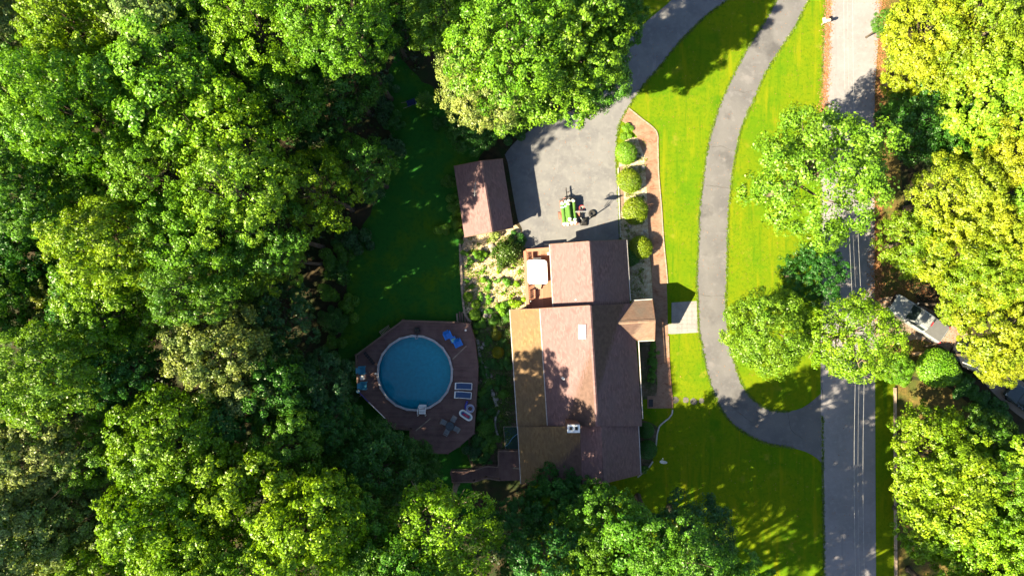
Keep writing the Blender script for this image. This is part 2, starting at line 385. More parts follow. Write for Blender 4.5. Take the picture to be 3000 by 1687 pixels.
def gable_wall(root, a, b, top, z0, th=.18, mat='siding'):
    """upright gable: a, b eave corners (x, y, z), top = apex"""
    a, b, t = Vector(a), Vector(b), Vector(top); n = Vector((-(b - a).y, (b - a).x, 0)).normalized() * th / 2
    ring = [Vector((a.x, a.y, z0)), Vector((b.x, b.y, z0)), b, t, a]; k = 5
    mb = MB().add([q + n for q in ring] + [q - n for q in ring], [tuple(range(5)), tuple(range(5, 10))[::-1]] + [(i, (i + 1) % 5, (i + 1) % 5 + 5, i + 5) for i in range(5)])
    return mb.build('gable_wall', mat, root, world=True)
def window(root, c, w, h, nx, ny, name='window'):
    """window on a wall facing (nx, ny)"""
    c = Vector(c); rz = math.atan2(ny, nx) + math.pi / 2; n = Vector((nx, ny, 0))
    f = MB()
    for s in (-1, 1):
        f.box(c + Vector((-ny, nx, 0)) * s * w / 2, (.09, .07, h + .09), rz); f.box(c + Vector((0, 0, s * h / 2)), (w, .065, .09), rz)
    f.box(c, (.045, .05, h - .09), rz)
    fr = f.build(name, 'trim', root, world=True); MB().box(c, (w - .09, .03, h - .09), rz).build('pane', 'glass', fr, world=True)
    MB().box(c + n * .06 - Vector((0, 0, h / 2 + .075)), (w + .2, .16, .05), rz).build('sill', 'trim', fr, world=True); return fr

# ================================================================ THE SETTING
g = MB().add([(-260, -260, 0), (260, -260, 0), (260, 260, 0), (-260, 260, 0)], [(0, 1, 2, 3)]).build('ground', 'litter'); g['kind'] = 'structure'
lawn = [P(*q) for q in ((1640, -150), (2440, -150), (2424, 0), (2407, 330), (2405, 1190), (2414, 1687), (2416, 1850), (1500, 1850), (1560, 1420), (1830, 1400), (1830, 640), (1780, 600), (1780, 380), (1600, 200))]
sheet('front_lawn', lawn, .006, 'lawn')
back = [P(*q) for q in ((1160, 160), (1270, 260), (1330, 380), (1420, 430), (1375, 560), (1345, 690), (1352, 800), (1366, 900), (1390, 1000), (1400, 1300), (1380, 1480), (1500, 1520), (1150, 1500), (1080, 1350), (1010, 1230), (990, 1150), (985, 1060), (1005, 930), (1020, 790), (1070, 640), (1130, 520), (1150, 420), (1120, 280))]
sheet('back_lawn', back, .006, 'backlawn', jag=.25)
sheet('verge', [P(*q) for q in ((2560, 1080), (2623, 1090), (2625, 1850), (2560, 1850))], .006, 'lawn', jag=.04)
sheet('dry_grass_bank', [P(*q) for q in ((2625, 1110), (2760, 1120), (2900, 1230), (3060, 1380), (3060, 1850), (2625, 1850))], .004, 'drygrass', jag=.1)
sheet('roadside_soil', [P(*q) for q in ((2555, -150), (2650, -150), (2630, 300), (2660, 830), (2780, 1010), (2700, 1100), (2560, 1090))], .003, 'drygrass', jag=.15)

def band(name, L, Rr, z, mat):
    L, Rr = smooth_line(L), smooth_line(Rr); return sheet(name, [Vector((p.x, p.y, 0)) for p in L] + [Vector((p.x, p.y, 0)) for p in reversed(Rr)], z, mat)
road_L = [P(2432, -160), P(2419, 0), P(2411, 160), P(2407, 330), P(2405, 700), P(2405, 1190), P(2414, 1687), P(2416, 1850)]
road_R = [P(2592, -160), P(2584, 0), P(2570, 160), P(2562, 330), P(2562, 700), P(2563, 1100), P(2566, 1687), P(2568, 1850)]
band('road', road_L, road_R, .020, 'road')
loopL = [ZE(1440, -160), ZE(1345, 0), ZE(1280, 120), ZE(1200, 245), ZE(1140, 335), ZE(1075, 460), ZE(1010, 590), ZE(955, 720), ZE(915, 840), ZE(885, 940), ZE(860, 1080), ZE(840, 1230), ZE(825, 1340), ZE(815, 1449),
         ZO(1755, 640), ZO(1752, 700), ZO(1755, 760), ZO(1758, 830), ZF(325, 0), ZF(340, 90), ZF(370, 220), ZF(400, 310), ZF(450, 420), ZF(520, 510), ZF(620, 580), ZF(720, 625), ZF(830, 650), ZF(900, 660), ZF(970, 680), ZF(1040, 720), ZF(1090, 775)]
loopR = [ZE(1680, -160), ZE(1565, 0), ZE(1500, 130), ZE(1430, 250), ZE(1330, 400), ZE(1250, 540), ZE(1200, 660), ZE(1140, 790), ZE(1095, 910), ZE(1070, 1030), ZE(1050, 1140), ZE(1035, 1260), ZE(1025, 1360), ZE(1015, 1449),
         ZO(1828, 700), ZO(1826, 760), ZO(1830, 830), ZF(497, 0), ZF(520, 90), ZF(550, 190), ZF(580, 270), ZF(630, 340), ZF(700, 400), ZF(790, 428), ZF(870, 430), ZF(950, 410), ZF(1020, 360), ZF(1090, 300)]
band('loop_driveway', loopL, loopR, .012, 'drive')
apR = [ZE(1120, -120), ZE(1010, 0), ZE(940, 50), ZE(860, 110), ZE(780, 190), ZE(700, 270), ZE(620, 360), ZE(560, 440), ZE(480, 530), ZE(430, 590), ZE(390, 650), ZE(340, 720), ZE(300, 790), ZE(270, 850), ZE(255, 920), ZE(245, 1000), ZE(245, 1080), ZE(250, 1200), ZE(260, 1300), ZA(1540, 400), ZA(1550, 600), ZA(1556, 900)]
apL = [ZE(700, -120), ZE(625, 0), ZE(560, 60), ZE(480, 125), ZE(390, 210), ZE(250, 330), ZE(80, 480), ZO(1480, 240), ZO(1455, 272), ZO(1380, 300), ZO(1310, 345), ZO(1270, 390), ZA(600, 160), ZA(640, 400), ZA(690, 660), ZA(722, 720), ZA(735, 900)]
band('garage_driveway', apL, apR, .016, 'apron')
band('side_driveway', [ZD(600, 430), ZD(700, 330), ZD(860, 290), ZD(1000, 330), ZD(1250, 450), ZD(1450, 600), ZD(1650, 790), ZD(1900, 980), ZD(2200, 1150)],
     [ZD(600, 700), ZD(760, 680), ZD(900, 650), ZD(1000, 640), ZD(1170, 660), ZD(1350, 760), ZD(1500, 900), ZD(1700, 1110), ZD(1900, 1270), ZD(2200, 1450)], .010, 'sidedrive')
sheet('dry_island', smooth_line([ZD(860, 700), ZD(920, 660), ZD(1010, 628), ZD(1100, 640), ZD(1170, 655), ZD(1080, 690), ZD(960, 735), ZD(870, 760), ZD(860, 700)])[:-1], .020, 'drygrass', jag=.05)
# cracks in the asphalt
def crack(name, pts, z, w=.03):
    r = random.Random(int(pts[0].x * 10)); line = smooth_line(pts, .25); L, Q = [], []
    for i, p in enumerate(line):
        d = (line[min(i + 1, len(line) - 1)] - line[max(i - 1, 0)]).normalized(); n = Vector((-d.y, d.x, 0)); o = n * r.uniform(-.05, .05); ww = w * r.uniform(.3, 1.2)
        L.append(p + o + n * ww); Q.append(p + o - n * ww)
    o = sheet(name, L + Q[::-1], z, 'crack'); return o
crack('road_seam', [P(2405, 1015), P(2406, 1090), P(2409, 1170)], .026)
for q in ([ZE(1060, 620), ZE(1110, 632), ZE(1180, 620)], [ZE(900, 1010), ZE(960, 1002), ZE(1040, 1030)], [ZE(860, 1270), ZE(920, 1275), ZE(1030, 1290)], [ZO(1757, 740), ZO(1790, 745), ZO(1828, 742)], [ZF(500, 380), ZF(560, 440), ZF(640, 500)], [ZF(860, 430), ZF(880, 540), ZF(950, 600)]):
    crack('driveway_crack', q, .0165, .022)
# beds
sheet('straw_bed', [ZA(*q) for q in ((235, 770), (470, 735), (660, 690), (715, 730), (735, 900), (775, 1440), (620, 1449), (300, 1449), (215, 1300), (200, 1000))], .010, 'straw', jag=.12)
sheet('garden_bed', [ZB(*q) for q in ((-110, -10), (120, 130), (175, 160), (240, 1010), (90, 1180), (90, 1270), (-80, 1300), (-130, 1160), (-40, 600), (-110, 330), (-130, 100))], .008, 'bedsoil', jag=.1)
sheet('side_bed', [ZA(*q) for q in ((1545, 60), (1620, -60), (1750, -40), (1770, 100), (1785, 500), (1800, 830), (1835, 1340), (1640, 1340), (1610, 830), (1560, 830))], .009, 'straw', jag=.04)
sheet('porch_bed', [ZB(*q) for q in ((1090, 385), (1205, 380), (1222, 700), (1215, 780), (1115, 800), (1110, 940), (1180, 960), (1240, 1000), (1215, 1060), (1208, 1140), (1190, 1230), (1100, 1340), (1080, 1340))], .009, 'bedsoil', jag=.04)

# ---------------------------------------------------------------- brick walk, edging, pads
walk = [ZE(330, 742), ZE(420, 815), ZE(522, 902), ZE(540, 1120), ZA(1880, 260), ZA(1905, 560), ZA(1922, 830), ZA(1945, 1060), ZA(1955, 1330), ZB(1292, 120), ZB(1294, 270), ZB(1296, 400), ZB(1310, 620), ZB(1325, 800), ZB(1325, 858), ZB(1150, 858), ZB(1150, 770), ZB(1215, 770), ZB(1222, 690), ZB(1208, 380), ZB(1195, 100), ZA(1835, 1340), ZA(1820, 1050), ZA(1800, 830), ZA(1785, 500), ZA(1765, 100), ZA(1760, 0), ZE(435, 1060), ZE(385, 930), ZE(300, 838), ZE(275, 825)]
wk = sheet('brick_walk', walk, .014, 'brick_gap')
t = bricks([(p.x, p.y) for p in walk], .042).build('paving_bricks', 'brick', wk); t['kind'] = 'stuff'
def kerb(name, pts, w, h, mat, label, cat, z=0, group=None):
    r = random.Random(int(abs(pts[0].x) * 7)); line = smooth_line(pts, .45); mb = MB()
    for a, b in zip(line[:-1], line[1:]):
        d = (b - a).normalized() * .012; q = Vector((0, 0, z + h / 2 + r.uniform(-.006, .006)))
        mb.bar(a + d + q, b - d + q, w * r.uniform(.92, 1.05), h)
    return grounded(name, mb, mat, label, cat, group)
kerb('path_edging', [ZE(330, 742), ZE(420, 815), ZE(520, 900), ZE(530, 990), ZA(1882, 260), ZA(1907, 560), ZA(1924, 830), ZA(1947, 1060), ZA(1957, 1190)], .10, .10, 'weathered', 'weathered timber edging between the brick walk and the sunny lawn', 'edging')
kerb('path_edging', [ZB(1298, 345), ZB(1303, 500), ZB(1312, 640), ZB(1327, 800), ZB(1328, 856)], .10, .09, 'brick', 'brick edging of the walk beside the shaded lawn past the porch', 'edging')
kerb('stone_edging', [ZB(1328, 866), ZB(1324, 900), ZB(1300, 930), ZB(1262, 958), ZB(1234, 985), ZB(1219, 1040), ZB(1210, 1130)], .13, .12, 'stone', 'curved white stone edging round the grass patch at the walk end', 'edging')
kerb('stone_edging', [ZB(1190, 1232), ZB(1160, 1275), ZB(1110, 1320), ZB(1080, 1345)], .12, .12, 'stone', 'curved grey stone edging of the bed at the house corner by the woods', 'edging')
kerb('drive_kerb', [ZA(1538, 210), ZA(1542, 400), ZA(1550, 580), ZA(1557, 800)], .10, .12, 'stone', 'pale concrete kerb between the garage driveway and the round bushes', 'kerb')
sheet('grass_patch', [ZB(*q) for q in ((1165, 864), (1320, 866), (1318, 905), (1262, 950), (1225, 985), (1180, 960))], .012, 'lawn')
sheet('narrow_brick_edge', [ZA(*q) for q in ((1543, 200), (1580, 190), (1592, 560), (1560, 580))], .013, 'brick_gap')
pad_pts = [ZB(1275, 268), ZB(1322, 262), ZB(1322, 112), ZO(1752, 757), ZO(1757, 836), ZO(1690, 840), ZB(1296, 332), ZB(1275, 330)]
pad = sheet('concrete_pad', pad_pts, .018, 'concrete')
r = random.Random(2)
p0, p1 = ZB(1325, 115), ZO(1753, 836)
nx_, ny_ = 5, 7
for i in range(nx_):
    for j in range(ny_):
        w, hgt = (p1.x - p0.x) / nx_, (p0.y - p1.y) / ny_
        MB().box((p0.x + (i + .5) * w, p1.y + (j + .5) * hgt, .026 + r.uniform(-.003, .004)), (w - .018, hgt - .018, .03)).build('paving_slab', 'concrete', pad)
for i, (x, y, s) in enumerate(((165, 360, .36), (230, 362, .33), (278, 370, .36), (327, 365, .3))):
    c = ZF(x, y); rr = random.Random(i); pts = [(c.x + s * rr.uniform(.8, 1.1) * math.cos(a * math.pi / 4), c.y + s * rr.uniform(.8, 1.1) * math.sin(a * math.pi / 4)) for a in range(8)]
    grounded('stepping_stone', MB().prism(pts, 0, .03), 'step', 'flat grey stepping stone in the lawn beyond the walk end', 'stone', 'stepping stones in the lawn')
MB_ = MB().box(ZB(1176, 822, .06), (.42, .72, .06)); grounded('door_mat', MB_, 'black', 'black rectangular mat on the brick pad at the walk end', 'mat')

# ================================================================ HOUSE
hz = thing('house', 'long brown shingled house with porch gable, chimney and lower tan roof section', 'house', ZB(640, 700))
def flat(v): return Vector((v.x, v.y, 0))
# roof corner heights
GE, GR = 2.7, 6.25       # garage eave, ridge
ME, MR = 2.95, 7.1      # main block
AE, AT = 2.25, 2.92      # west addition eave, top
# garage wing
g_nw, g_rn, g_ne = ZA(960, 858, GE), ZA(1293, 832, GR), ZA(1607, 820, GE)
g_sw, g_rs, g_se = ZA(992, 1430, GE), ZA(1333, 1430, GR), ZA(1640, 1430, GE)
roof_plane(hz, [g_sw, g_nw, g_rn, g_rs][::1], 'shingle'); roof_plane(hz, [g_ne, g_se, g_rs, g_rn], 'shingle')
# main block
m_nw, m_rn, m_ne = ZB(392, 153, ME), ZB(745, 132, MR), ZB(1052, 118, ME)
m_sw, m_rs, m_se = ZB(447, 985, ME), ZB(797, 985, MR), ZB(1112, 985, ME)
roof_plane(hz, [m_sw, m_nw, m_rn, m_rs], 'shingle'); roof_plane(hz, [m_ne, m_se, m_rs, m_rn], 'shingle')
# west addition, low pitch, tan
a_nw, a_ne = ZB(180, 163, AE), ZB(396, 154, AT)
a_sw, a_se = ZB(234, 1000, AE), ZB(452, 1000, AT)
roof_plane(hz, [a_sw, a_nw, a_ne, a_se], 'shingle_tan')
# south wing
SR = 6.6
w_nw, w_nb, w_nr, w_ne = ZB(236, 990, AE + .05), ZB(676, 985, 5.05), ZB(818, 985, SR), ZB(1084, 940, ME - .15)
w_sw, w_sb, w_sr, w_se = ZB(258, 1392, AE + .05), ZB(690, 1392, 5.05), ZB(846, 1388, SR), ZB(1102, 1325, ME - .15)
roof_plane(hz, [w_sw, w_nw, w_nb, w_sb], 'shingle_tan'); roof_plane(hz, [w_sb, w_nb, w_nr, w_sr], 'shingle'); roof_plane(hz, [w_ne, w_se, w_sr, w_nr], 'shingle')
# north cheek of the raised tan slope
ck = MB(); a, b = w_nw, w_nb; c2 = Vector((b.x, b.y, AT)); d2 = Vector((a.x, a.y, AE))
ck.add([a + Vector((0, -.05, -.1)), b + Vector((0, -.05, -.1)), Vector((b.x, b.y - .05, 2.2)), Vector((a.x, a.y - .05, 2.0))], [(0, 1, 2, 3)]).build('cheek_wall', 'siding', hz, world=True)
# porch gable
PR, PE = 4.6, 2.9
pr_w, pr_e = ZB(920, 258, PR), ZB(1206, 240, PR)
pn_w, pn_e, ps_w, ps_e = ZB(1052, 100, PE), ZB(1186, 92, PE), ZB(1085, 381, PE), ZB(1202, 376, PE)
roof_plane(hz, [pn_w, pn_e, pr_e, pr_w], 'shingle_porch'); roof_plane(hz, [ps_w, ps_e, pr_e, pr_w], 'shingle_porch')
# ridge caps
def ridge_cap(a, b, mat='shingle'):
    a, b = Vector(a), Vector(b); n = max(2, int((b - a).length / .25)); mb = MB(); d = (b - a) / n; s = Vector((-d.y, d.x, 0)).normalized() * .15
    for i in range(n):
        p, q = a + d * i, a + d * (i + 1.12); z1, z2 = Vector((0, 0, .055)), Vector((0, 0, .04)); lo = Vector((0, 0, -.06))
        mb.add([p + s + lo, p + z1, p - s + lo, q + s + lo, q + z2, q - s + lo], [(0, 1, 4, 3), (1, 2, 5, 4)])
    o = mb.build('ridge_cap', mat, hz, world=True); o['kind'] = 'stuff'; return o
ridge_cap(g_rn, g_rs); ridge_cap(m_rn, m_rs); ridge_cap(w_nr, w_sr); ridge_cap(pr_w, pr_e, 'shingle_porch')
# walls
ins = .35
wall_box(hz, [(g_nw.x + ins, g_nw.y - .3), (g_ne.x - ins, g_ne.y - .3), (g_se.x - ins, g_se.y), (g_sw.x + ins, g_sw.y)], 0, GE - .05)
wall_box(hz, [(m_nw.x + .2, m_nw.y - .3), (m_ne.x - ins, m_ne.y - .3), (m_se.x - ins, m_se.y), (m_sw.x + .2, m_sw.y)], 0, ME - .05)
wall_box(hz, [(a_nw.x + ins, a_nw.y - .3), (a_ne.x, a_ne.y - .32), (a_se.x, a_se.y), (a_sw.x + ins, a_sw.y)], 0, AE - .12)
wall_box(hz, [(w_nw.x + ins, w_nw.y + .02), (w_ne.x - ins, w_nw.y + .02), (w_se.x - ins, w_se.y + .4), (w_sw.x + ins, w_sw.y + .3)], 0, AE - .1)
gable_wall(hz, g_nw + Vector((ins, -.3, -.15)), g_ne + Vector((-ins, -.3, -.15)), Vector((g_rn.x, g_rn.y - .3, GR - .2)), GE - .2)
gable_wall(hz, m_nw + Vector((.2, -.3, -.15)), m_ne + Vector((-ins, -.3, -.15)), Vector((m_rn.x, m_rn.y - .3, MR - .2)), ME - .2)
gable_wall(hz, m_sw + Vector((.2, .2, -.15)), m_se + Vector((-ins, .2, -.15)), Vector((m_rs.x, m_rs.y + .2, MR - .2)), ME - .2)
gable_wall(hz, pn_e + Vector((-.25, -.25, -.12)), ps_e + Vector((-.25, .25, -.12)), pr_e + Vector((-.25, 0, -.2)), 2.3)
gable_wall(hz, w_sw + Vector((ins, .3, -.15)), w_se + Vector((-ins, .4, -.15)), w_sr + Vector((0, .35, -.25)), 1.6)
for p in (pn_e + Vector((-.3, -.3, 0)), ps_e + Vector((-.3, .3, 0))):
    MB().box((p.x, p.y, PE / 2 - .05), (.16, .16, PE - .1)).build('porch_post', 'trim', hz, world=True)
# gutters
def gutter(a, b, name='gutter'): MB().bar(Vector(a) + Vector((0, 0, -.03)), Vector(b) + Vector((0, 0, -.03)), .075, .09).build(name, 'gutter', hz, world=True)
e = Vector((.05, 0, 0)); gutter(g_ne + e, Vector((g_se.x, ZA(0, 1335, GE).y, GE)) + e); gutter(ps_w + Vector((.05, -.03, 0)), ZB(1115, 930, ME) + e)
gutter(m_nw - e, m_sw - e); gutter(a_nw - e, a_sw - e); gutter(w_nw - e, w_sw - e); gutter(w_ne + e, w_se + e)
gutter(pn_w + Vector((0, .05, 0)), pn_e + Vector((0, .05, 0))); gutter(ps_w + Vector((0, -.05, 0)), ps_e + Vector((0, -.05, 0))); gutter(g_nw - e, g_sw - e)
for q in (ZB(1117, 932, ME), ):
    MB().tube([q + Vector((.06, 0, -.05)), q + Vector((-.25, 0, -.4)), Vector((q.x - .25, q.y, .05))], .045, 8).build('downpipe', 'gutter', hz, world=True)
# rake boards
def rake(a, b): MB().bar(Vector(a) + Vector((0, 0, -.05)), Vector(b) + Vector((0, 0, -.05)), .05, .18).build('rake_board', 'fascia', hz, world=True)
for a, b in ((g_nw, g_rn), (g_rn, g_ne), (m_nw, m_rn), (a_nw, a_ne), (pn_e, pr_e), (pr_e, ps_e), (w_sb, w_sr), (w_sr, w_se), (w_sw, w_sb)): rake(a, b)
# valleys flashing
for a, b in ((pr_w, pn_w), (pr_w, ps_w)): MB().bar(Vector(a) + Vector((0, 0, .03)), Vector(b) + Vector((0, 0, .03)), .12, .02).build('valley_flashing', 'fascia', hz, world=True)
# skylight on the west slope
def on_main(x, y):
    """point of the main west slope under a zoom pixel"""
    z = 4.5
    for _ in range(6):
        p = ZB(x, y, z); f = (p.x - m_nw.x) / (m_rn.x - m_nw.x); ex = ZB(392 + (y - 153) * .066, y, ME).x; rx = ZB(745 + (y - 132) * .061, y, MR).x
        z = ME + (p.x - ex) / (rx - ex) * (MR - ME)
    return Vector((p.x, p.y, z))
q = [on_main(668, 368), on_main(722, 368), on_main(720, 267), on_main(668, 267)]
up = Vector((-.6, 0, .8)); sl = MB(); top = [p + up * .14 for p in q]
sl.add(q + top, [(0, 1, 5, 4), (1, 2, 6, 5), (2, 3, 7, 6), (3, 0, 4, 7)])
sk = sl.build('skylight', 'gutter', hz, world=True)
ctr = sum(top, Vector()) / 4; inn = [ctr + (p - ctr) * .86 + up * .012 for p in top]
MB().add(top + [ctr + (p - ctr) * .86 for p in top], [(0, 1, 5, 4), (1, 2, 6, 5), (2, 3, 7, 6), (3, 0, 4, 7)]).build('skylight_frame', 'metalwhite', sk, world=True)
skg = plain('skylight_glazing', (.45, .52, .55), .25, .6); MB().add([p - up * .02 for p in inn], [(0, 1, 2, 3)]).build('pane', skg, sk, world=True)
# vent pipe
v = on_main(557, 646); vp = MB().tube([v - Vector((0, 0, .15)), v + Vector((0, 0, .5))], .06, 10).build('vent_pipe', 'metalwhite', hz, world=True)
MB().lathe([(.05, .5), (.10, .50), (.10, .56), (.02, .60)], 12, v).build('vent_cap', 'metalwhite', vp, world=True)
MB().lathe([(.17, -.10), (.08, .08)], 12, v).build('vent_boot', 'metalwhite', vp, world=True)
v = ZA(1176, 1327, 4.6); v.z = 4.55; vp = MB().tube([v - Vector((0, 0, .2)), v + Vector((0, 0, .35))], .07, 10).build('vent_pipe', 'metalwhite', hz, world=True)
# chimney
c0, c1 = ZB(584, 968, 7.3), ZB(674, 1032, 7.3); cc = (c0 + c1) / 2; wx, wy = abs(c1.x - c0.x), abs(c0.y - c1.y)
chs = MB().box((cc.x, cc.y, 5.6), (wx * .9, wy * .84, 3.2)).build('chimney', 'chimney', hz, world=True)
rr = random.Random(4)
for k in range(12):
    zc = 5.2 + k * .165
    for s in (-1, 1):
        for j in range(5): MB().box((cc.x - wx * .36 + j * wx * .18 + (.06 if k % 2 else -.02), cc.y + s * wy * .425, zc), (wx * .17, .05, .14)).build('brick', 'chimney', chs, world=True) if k > 5 else None
cap = MB().box((cc.x, cc.y, 7.26), (wx, wy, .12)).build('chimney_cap', 'metalwhite', chs, world=True, bevel=.02)
for s in (-1, 1):
    f = MB().box((cc.x + s * wx * .22, cc.y, 7.35), (.24, .26, .14)).build('flue', 'flue', chs, world=True)
MB().bar((cc.x - wx / 2, cc.y + wy / 2 - .02, 7.35), (cc.x + wx / 2, cc.y + wy / 2 - .02, 7.35), .07, .07).build('cap_rail', 'fascia', chs, world=True)
# some windows and doors on the walls
for y in (250, 520, 760): p = ZB(180, y, 0); window(hz, (a_nw.x + ins + (a_sw.x - a_nw.x) * (y - 163) / 840 - .02, ZB(0, y, 1.3).y, 1.25), 1.3, 1.0, -1, 0)
for y in (470, 640, 850): window(hz, (m_ne.x - ins + (m_se.x - m_ne.x) * (y - 118) / 867 + .02, ZB(0, y, 1.4).y, 1.5), 1.4, 1.3, 1, 0)
for f in (.3, .7):
    x = g_nw.x + (g_ne.x - g_nw.x) * f; y = g_nw.y + (g_ne.y - g_nw.y) * f - .3
    d = MB().box((x, y + .03, 1.1), (2.4, .08, 2.1), math.atan2(g_ne.y - g_nw.y, g_ne.x - g_nw.x)).build('garage_door', 'trim', hz, world=True)
    for k in range(4): MB().box((x, y + .09, .32 + k * .52), (2.3, .04, .46), math.atan2(g_ne.y - g_nw.y, g_ne.x - g_nw.x)).build('door_panel', 'trim', d, world=True)
dr = MB().box((m_ne.x - ins + .15, ZB(0, 240, 1).y, 1.05), (.08, 1.0, 2.1)).build('front_door', 'fascia', hz, world=True)
MB().box((m_ne.x - ins + .22, ZB(0, 225, 1).y, 1.0), (.06, .06, .12)).build('handle', 'steel', dr, world=True)

# ================================================================ SHED (detached garage)
sh = thing('shed', 'detached brown gabled shed beside the driveway apron', 'shed', ZA(400, 450))
SE, SRz = 2.5, 4.35
s_nw, s_rn, s_ne = ZA(145, 195, SE), ZA(374, 150, SRz), ZA(556, 134, SE)
s_sw, s_rs, s_se = ZA(236, 796, SE), ZA(470, 752, SRz), ZA(650, 716, SE)
roof_plane(sh, [s_sw, s_nw, s_rn, s_rs], 'shingle'); roof_plane(sh, [s_ne, s_se, s_rs, s_rn], 'shingle')
hz_, hz = hz, sh
ridge_cap(s_rn, s_rs)
for a, b in ((s_nw, s_rn), (s_rn, s_ne), (s_sw, s_rs), (s_rs, s_se)): rake(a, b)
un = (s_ne - s_nw).normalized(); vn = (s_sw - s_nw).normalized()
cor = [s_nw + un * .3 + vn * .25, s_ne - un * .3 + vn * .25, s_se - un * .3 - vn * .25, s_sw + un * .3 - vn * .25]
wall_box(sh, [(p.x, p.y) for p in cor], 0, SE - .05)
gable_wall(sh, cor[0] + Vector((0, 0, -.1)), cor[1] + Vector((0, 0, -.1)), s_rn + vn * .25 - Vector((0, 0, .2)), SE - .2)
gable_wall(sh, cor[3] + Vector((0, 0, -.1)), cor[2] + Vector((0, 0, -.1)), s_rs - vn * .25 - Vector((0, 0, .2)), SE - .2)
mid = (cor[1] + cor[2]) / 2; en = Vector((vn.y, -vn.x, 0)) * -1
if en.x < 0: en = -en
rz_ = math.atan2(vn.y, vn.x)
dd = MB().box((mid.x + en.x * .05, mid.y + en.y * .05, 1.05), (2.6, .08, 2.1), rz_).build('garage_door', 'trim', sh, world=True)
for k in range(4): MB().box((mid.x + en.x * .11, mid.y + en.y * .11, .3 + k * .51), (2.5, .04, .46), rz_).build('door_panel', 'trim', dd, world=True)
a0 = ZA(328, 330, 4.6); 
an = MB().tube([ZA(322, 395, 4.0), ZA(322, 395, 4.9)], .02, 6).tube([ZA(328, 330, 4.9), ZA(319, 452, 4.9)], .018, 6)
for k in range(5): c = ZA(328, 330, 4.9).lerp(ZA(319, 452, 4.9), .1 + k * .2); an.tube([c + Vector((-.18, 0, 0)), c + Vector((.18, 0, 0))], .008, 5)
an.build('antenna', 'steel', sh, world=True)
hz = hz_

# ================================================================ HOT TUB DECK
dk = thing('back_deck', 'reddish cedar deck against the garage with wide flat rail caps', 'deck', ZK(700, 700))
DZ = .75
dpoly = [ZK(400, 110, DZ), ZK(1000, 70, DZ), ZK(1120, 1330, DZ), ZK(490, 1330, DZ)]
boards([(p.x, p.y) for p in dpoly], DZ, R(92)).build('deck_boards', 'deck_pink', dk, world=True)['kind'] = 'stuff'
MB().prism([(p.x, p.y) for p in dpoly], .05, DZ - .05).build('deck_frame', 'rail', dk, world=True)
RZ = 1.65
def rail_run(root, a, b, z0, z1, capw=.3, mat='rail', capmat=None, posts=1.4):
    a, b = Vector((a.x, a.y, 0)), Vector((b.x, b.y, 0)); L = (b - a).length; n = max(1, int(L / posts)); d = (b - a) / n
    MB().bar(a + Vector((0, 0, z1)), b + Vector((0, 0, z1)), capw, .045).build('rail_cap', capmat or mat, root, world=True)
    MB().bar(a + Vector((0, 0, z0 + .12)), b + Vector((0, 0, z0 + .12)), .05, .09).build('bottom_rail', mat, root, world=True)
    for i in range(n + 1): p = a + d * i; MB().box((p.x, p.y, (z0 + z1) / 2), (.09, .09, z1 - z0 - .03)).build('post', mat, root, world=True)
    m = int(L / .16); bal = MB()
    for i in range(m): p = a + (b - a) * ((i + .5) / m); bal.box((p.x, p.y, (z0 + z1) / 2 + .04), (.04, .04, z1 - z0 - .18))
    bal.build('balusters', mat, root, world=True)['kind'] = 'stuff'
rail_run(dk, ZK(420, 110, RZ), ZK(480, 1270, RZ), DZ, RZ, .30, 'deck_pink'); rail_run(dk, ZK(440, 103, RZ), ZK(945, 62, RZ), DZ, RZ, .28, 'deck_pink')
for x0, y0, x1, y1 in ((470, 125, 590, 290), (520, 930, 640, 1120)):     # slatted benches built into the rail
    b = thing('deck_bench', 'slatted cedar bench by the deck rail ' + ('at the hot tub corner toward the driveway' if y0 < 500 else 'beyond the hot tub steps'), 'bench', ZK((x0 + x1) / 2, (y0 + y1) / 2, DZ))
    q0, q1 = ZK(x0, y1, 1.2), ZK(x1, y0, 1.2); n = 11
    for k in range(n):
        yy = q0.y + (q1.y - q0.y) * (k + .5) / n; MB().bar((q0.x, yy - .02, 1.2), (q1.x, yy + .03, 1.2), (q1.y - q0.y) / n * .72, .03).build('slat', 'deck_pink', b, world=True)
    for xx in (q0.x + .06, q1.x - .06):
        for yy in (q0.y + .08, q1.y - .08): MB().box((xx, yy, (1.185 + DZ) / 2), (.07, .07, 1.185 - DZ)).build('leg', 'deck_pink', b, world=True)
# hot tub
TZ = 1.68
def rrect(a, b, rad, z, n=6, grow=0):
    x0, x1 = min(a.x, b.x) - grow, max(a.x, b.x) + grow; y0, y1 = min(a.y, b.y) - grow, max(a.y, b.y) + grow; out = []
    for cx, cy, s in ((x1 - rad, y1 - rad, 0), (x0 + rad, y1 - rad, 90), (x0 + rad, y0 + rad, 180), (x1 - rad, y0 + rad, 270)):
        for k in range(n + 1): q = R(s + 90 * k / n); out.append(Vector((cx + rad * math.cos(q), cy + rad * math.sin(q), z)))
    return out
ta, tb = ZK(468, 300, TZ), ZK(900, 812, TZ); tub = thing('hot_tub', 'square hot tub closed with a bright white padded cover', 'hot tub', ZK(685, 555, DZ))
def lean(ring): 
    c = (ta + tb) / 2; return [Vector((p.x + (c.y - p.y) * .045, p.y, p.z)) for p in ring]
MB().loft([lean(rrect(ta, tb, .28, DZ, grow=-.10)), lean(rrect(ta, tb, .28, TZ - .14, grow=-.05))]).build('tub_shell', 'rail', tub, world=True)
cv = MB().loft([lean(rrect(ta, tb, .3, TZ - .135)), lean(rrect(ta, tb, .3, TZ - .03)), lean(rrect(ta, tb, .28, TZ, grow=-.03)), lean(rrect(ta, tb, .2, TZ + .03, grow=-.5))]).build('tub_cover', 'tubwhite', tub, world=True)
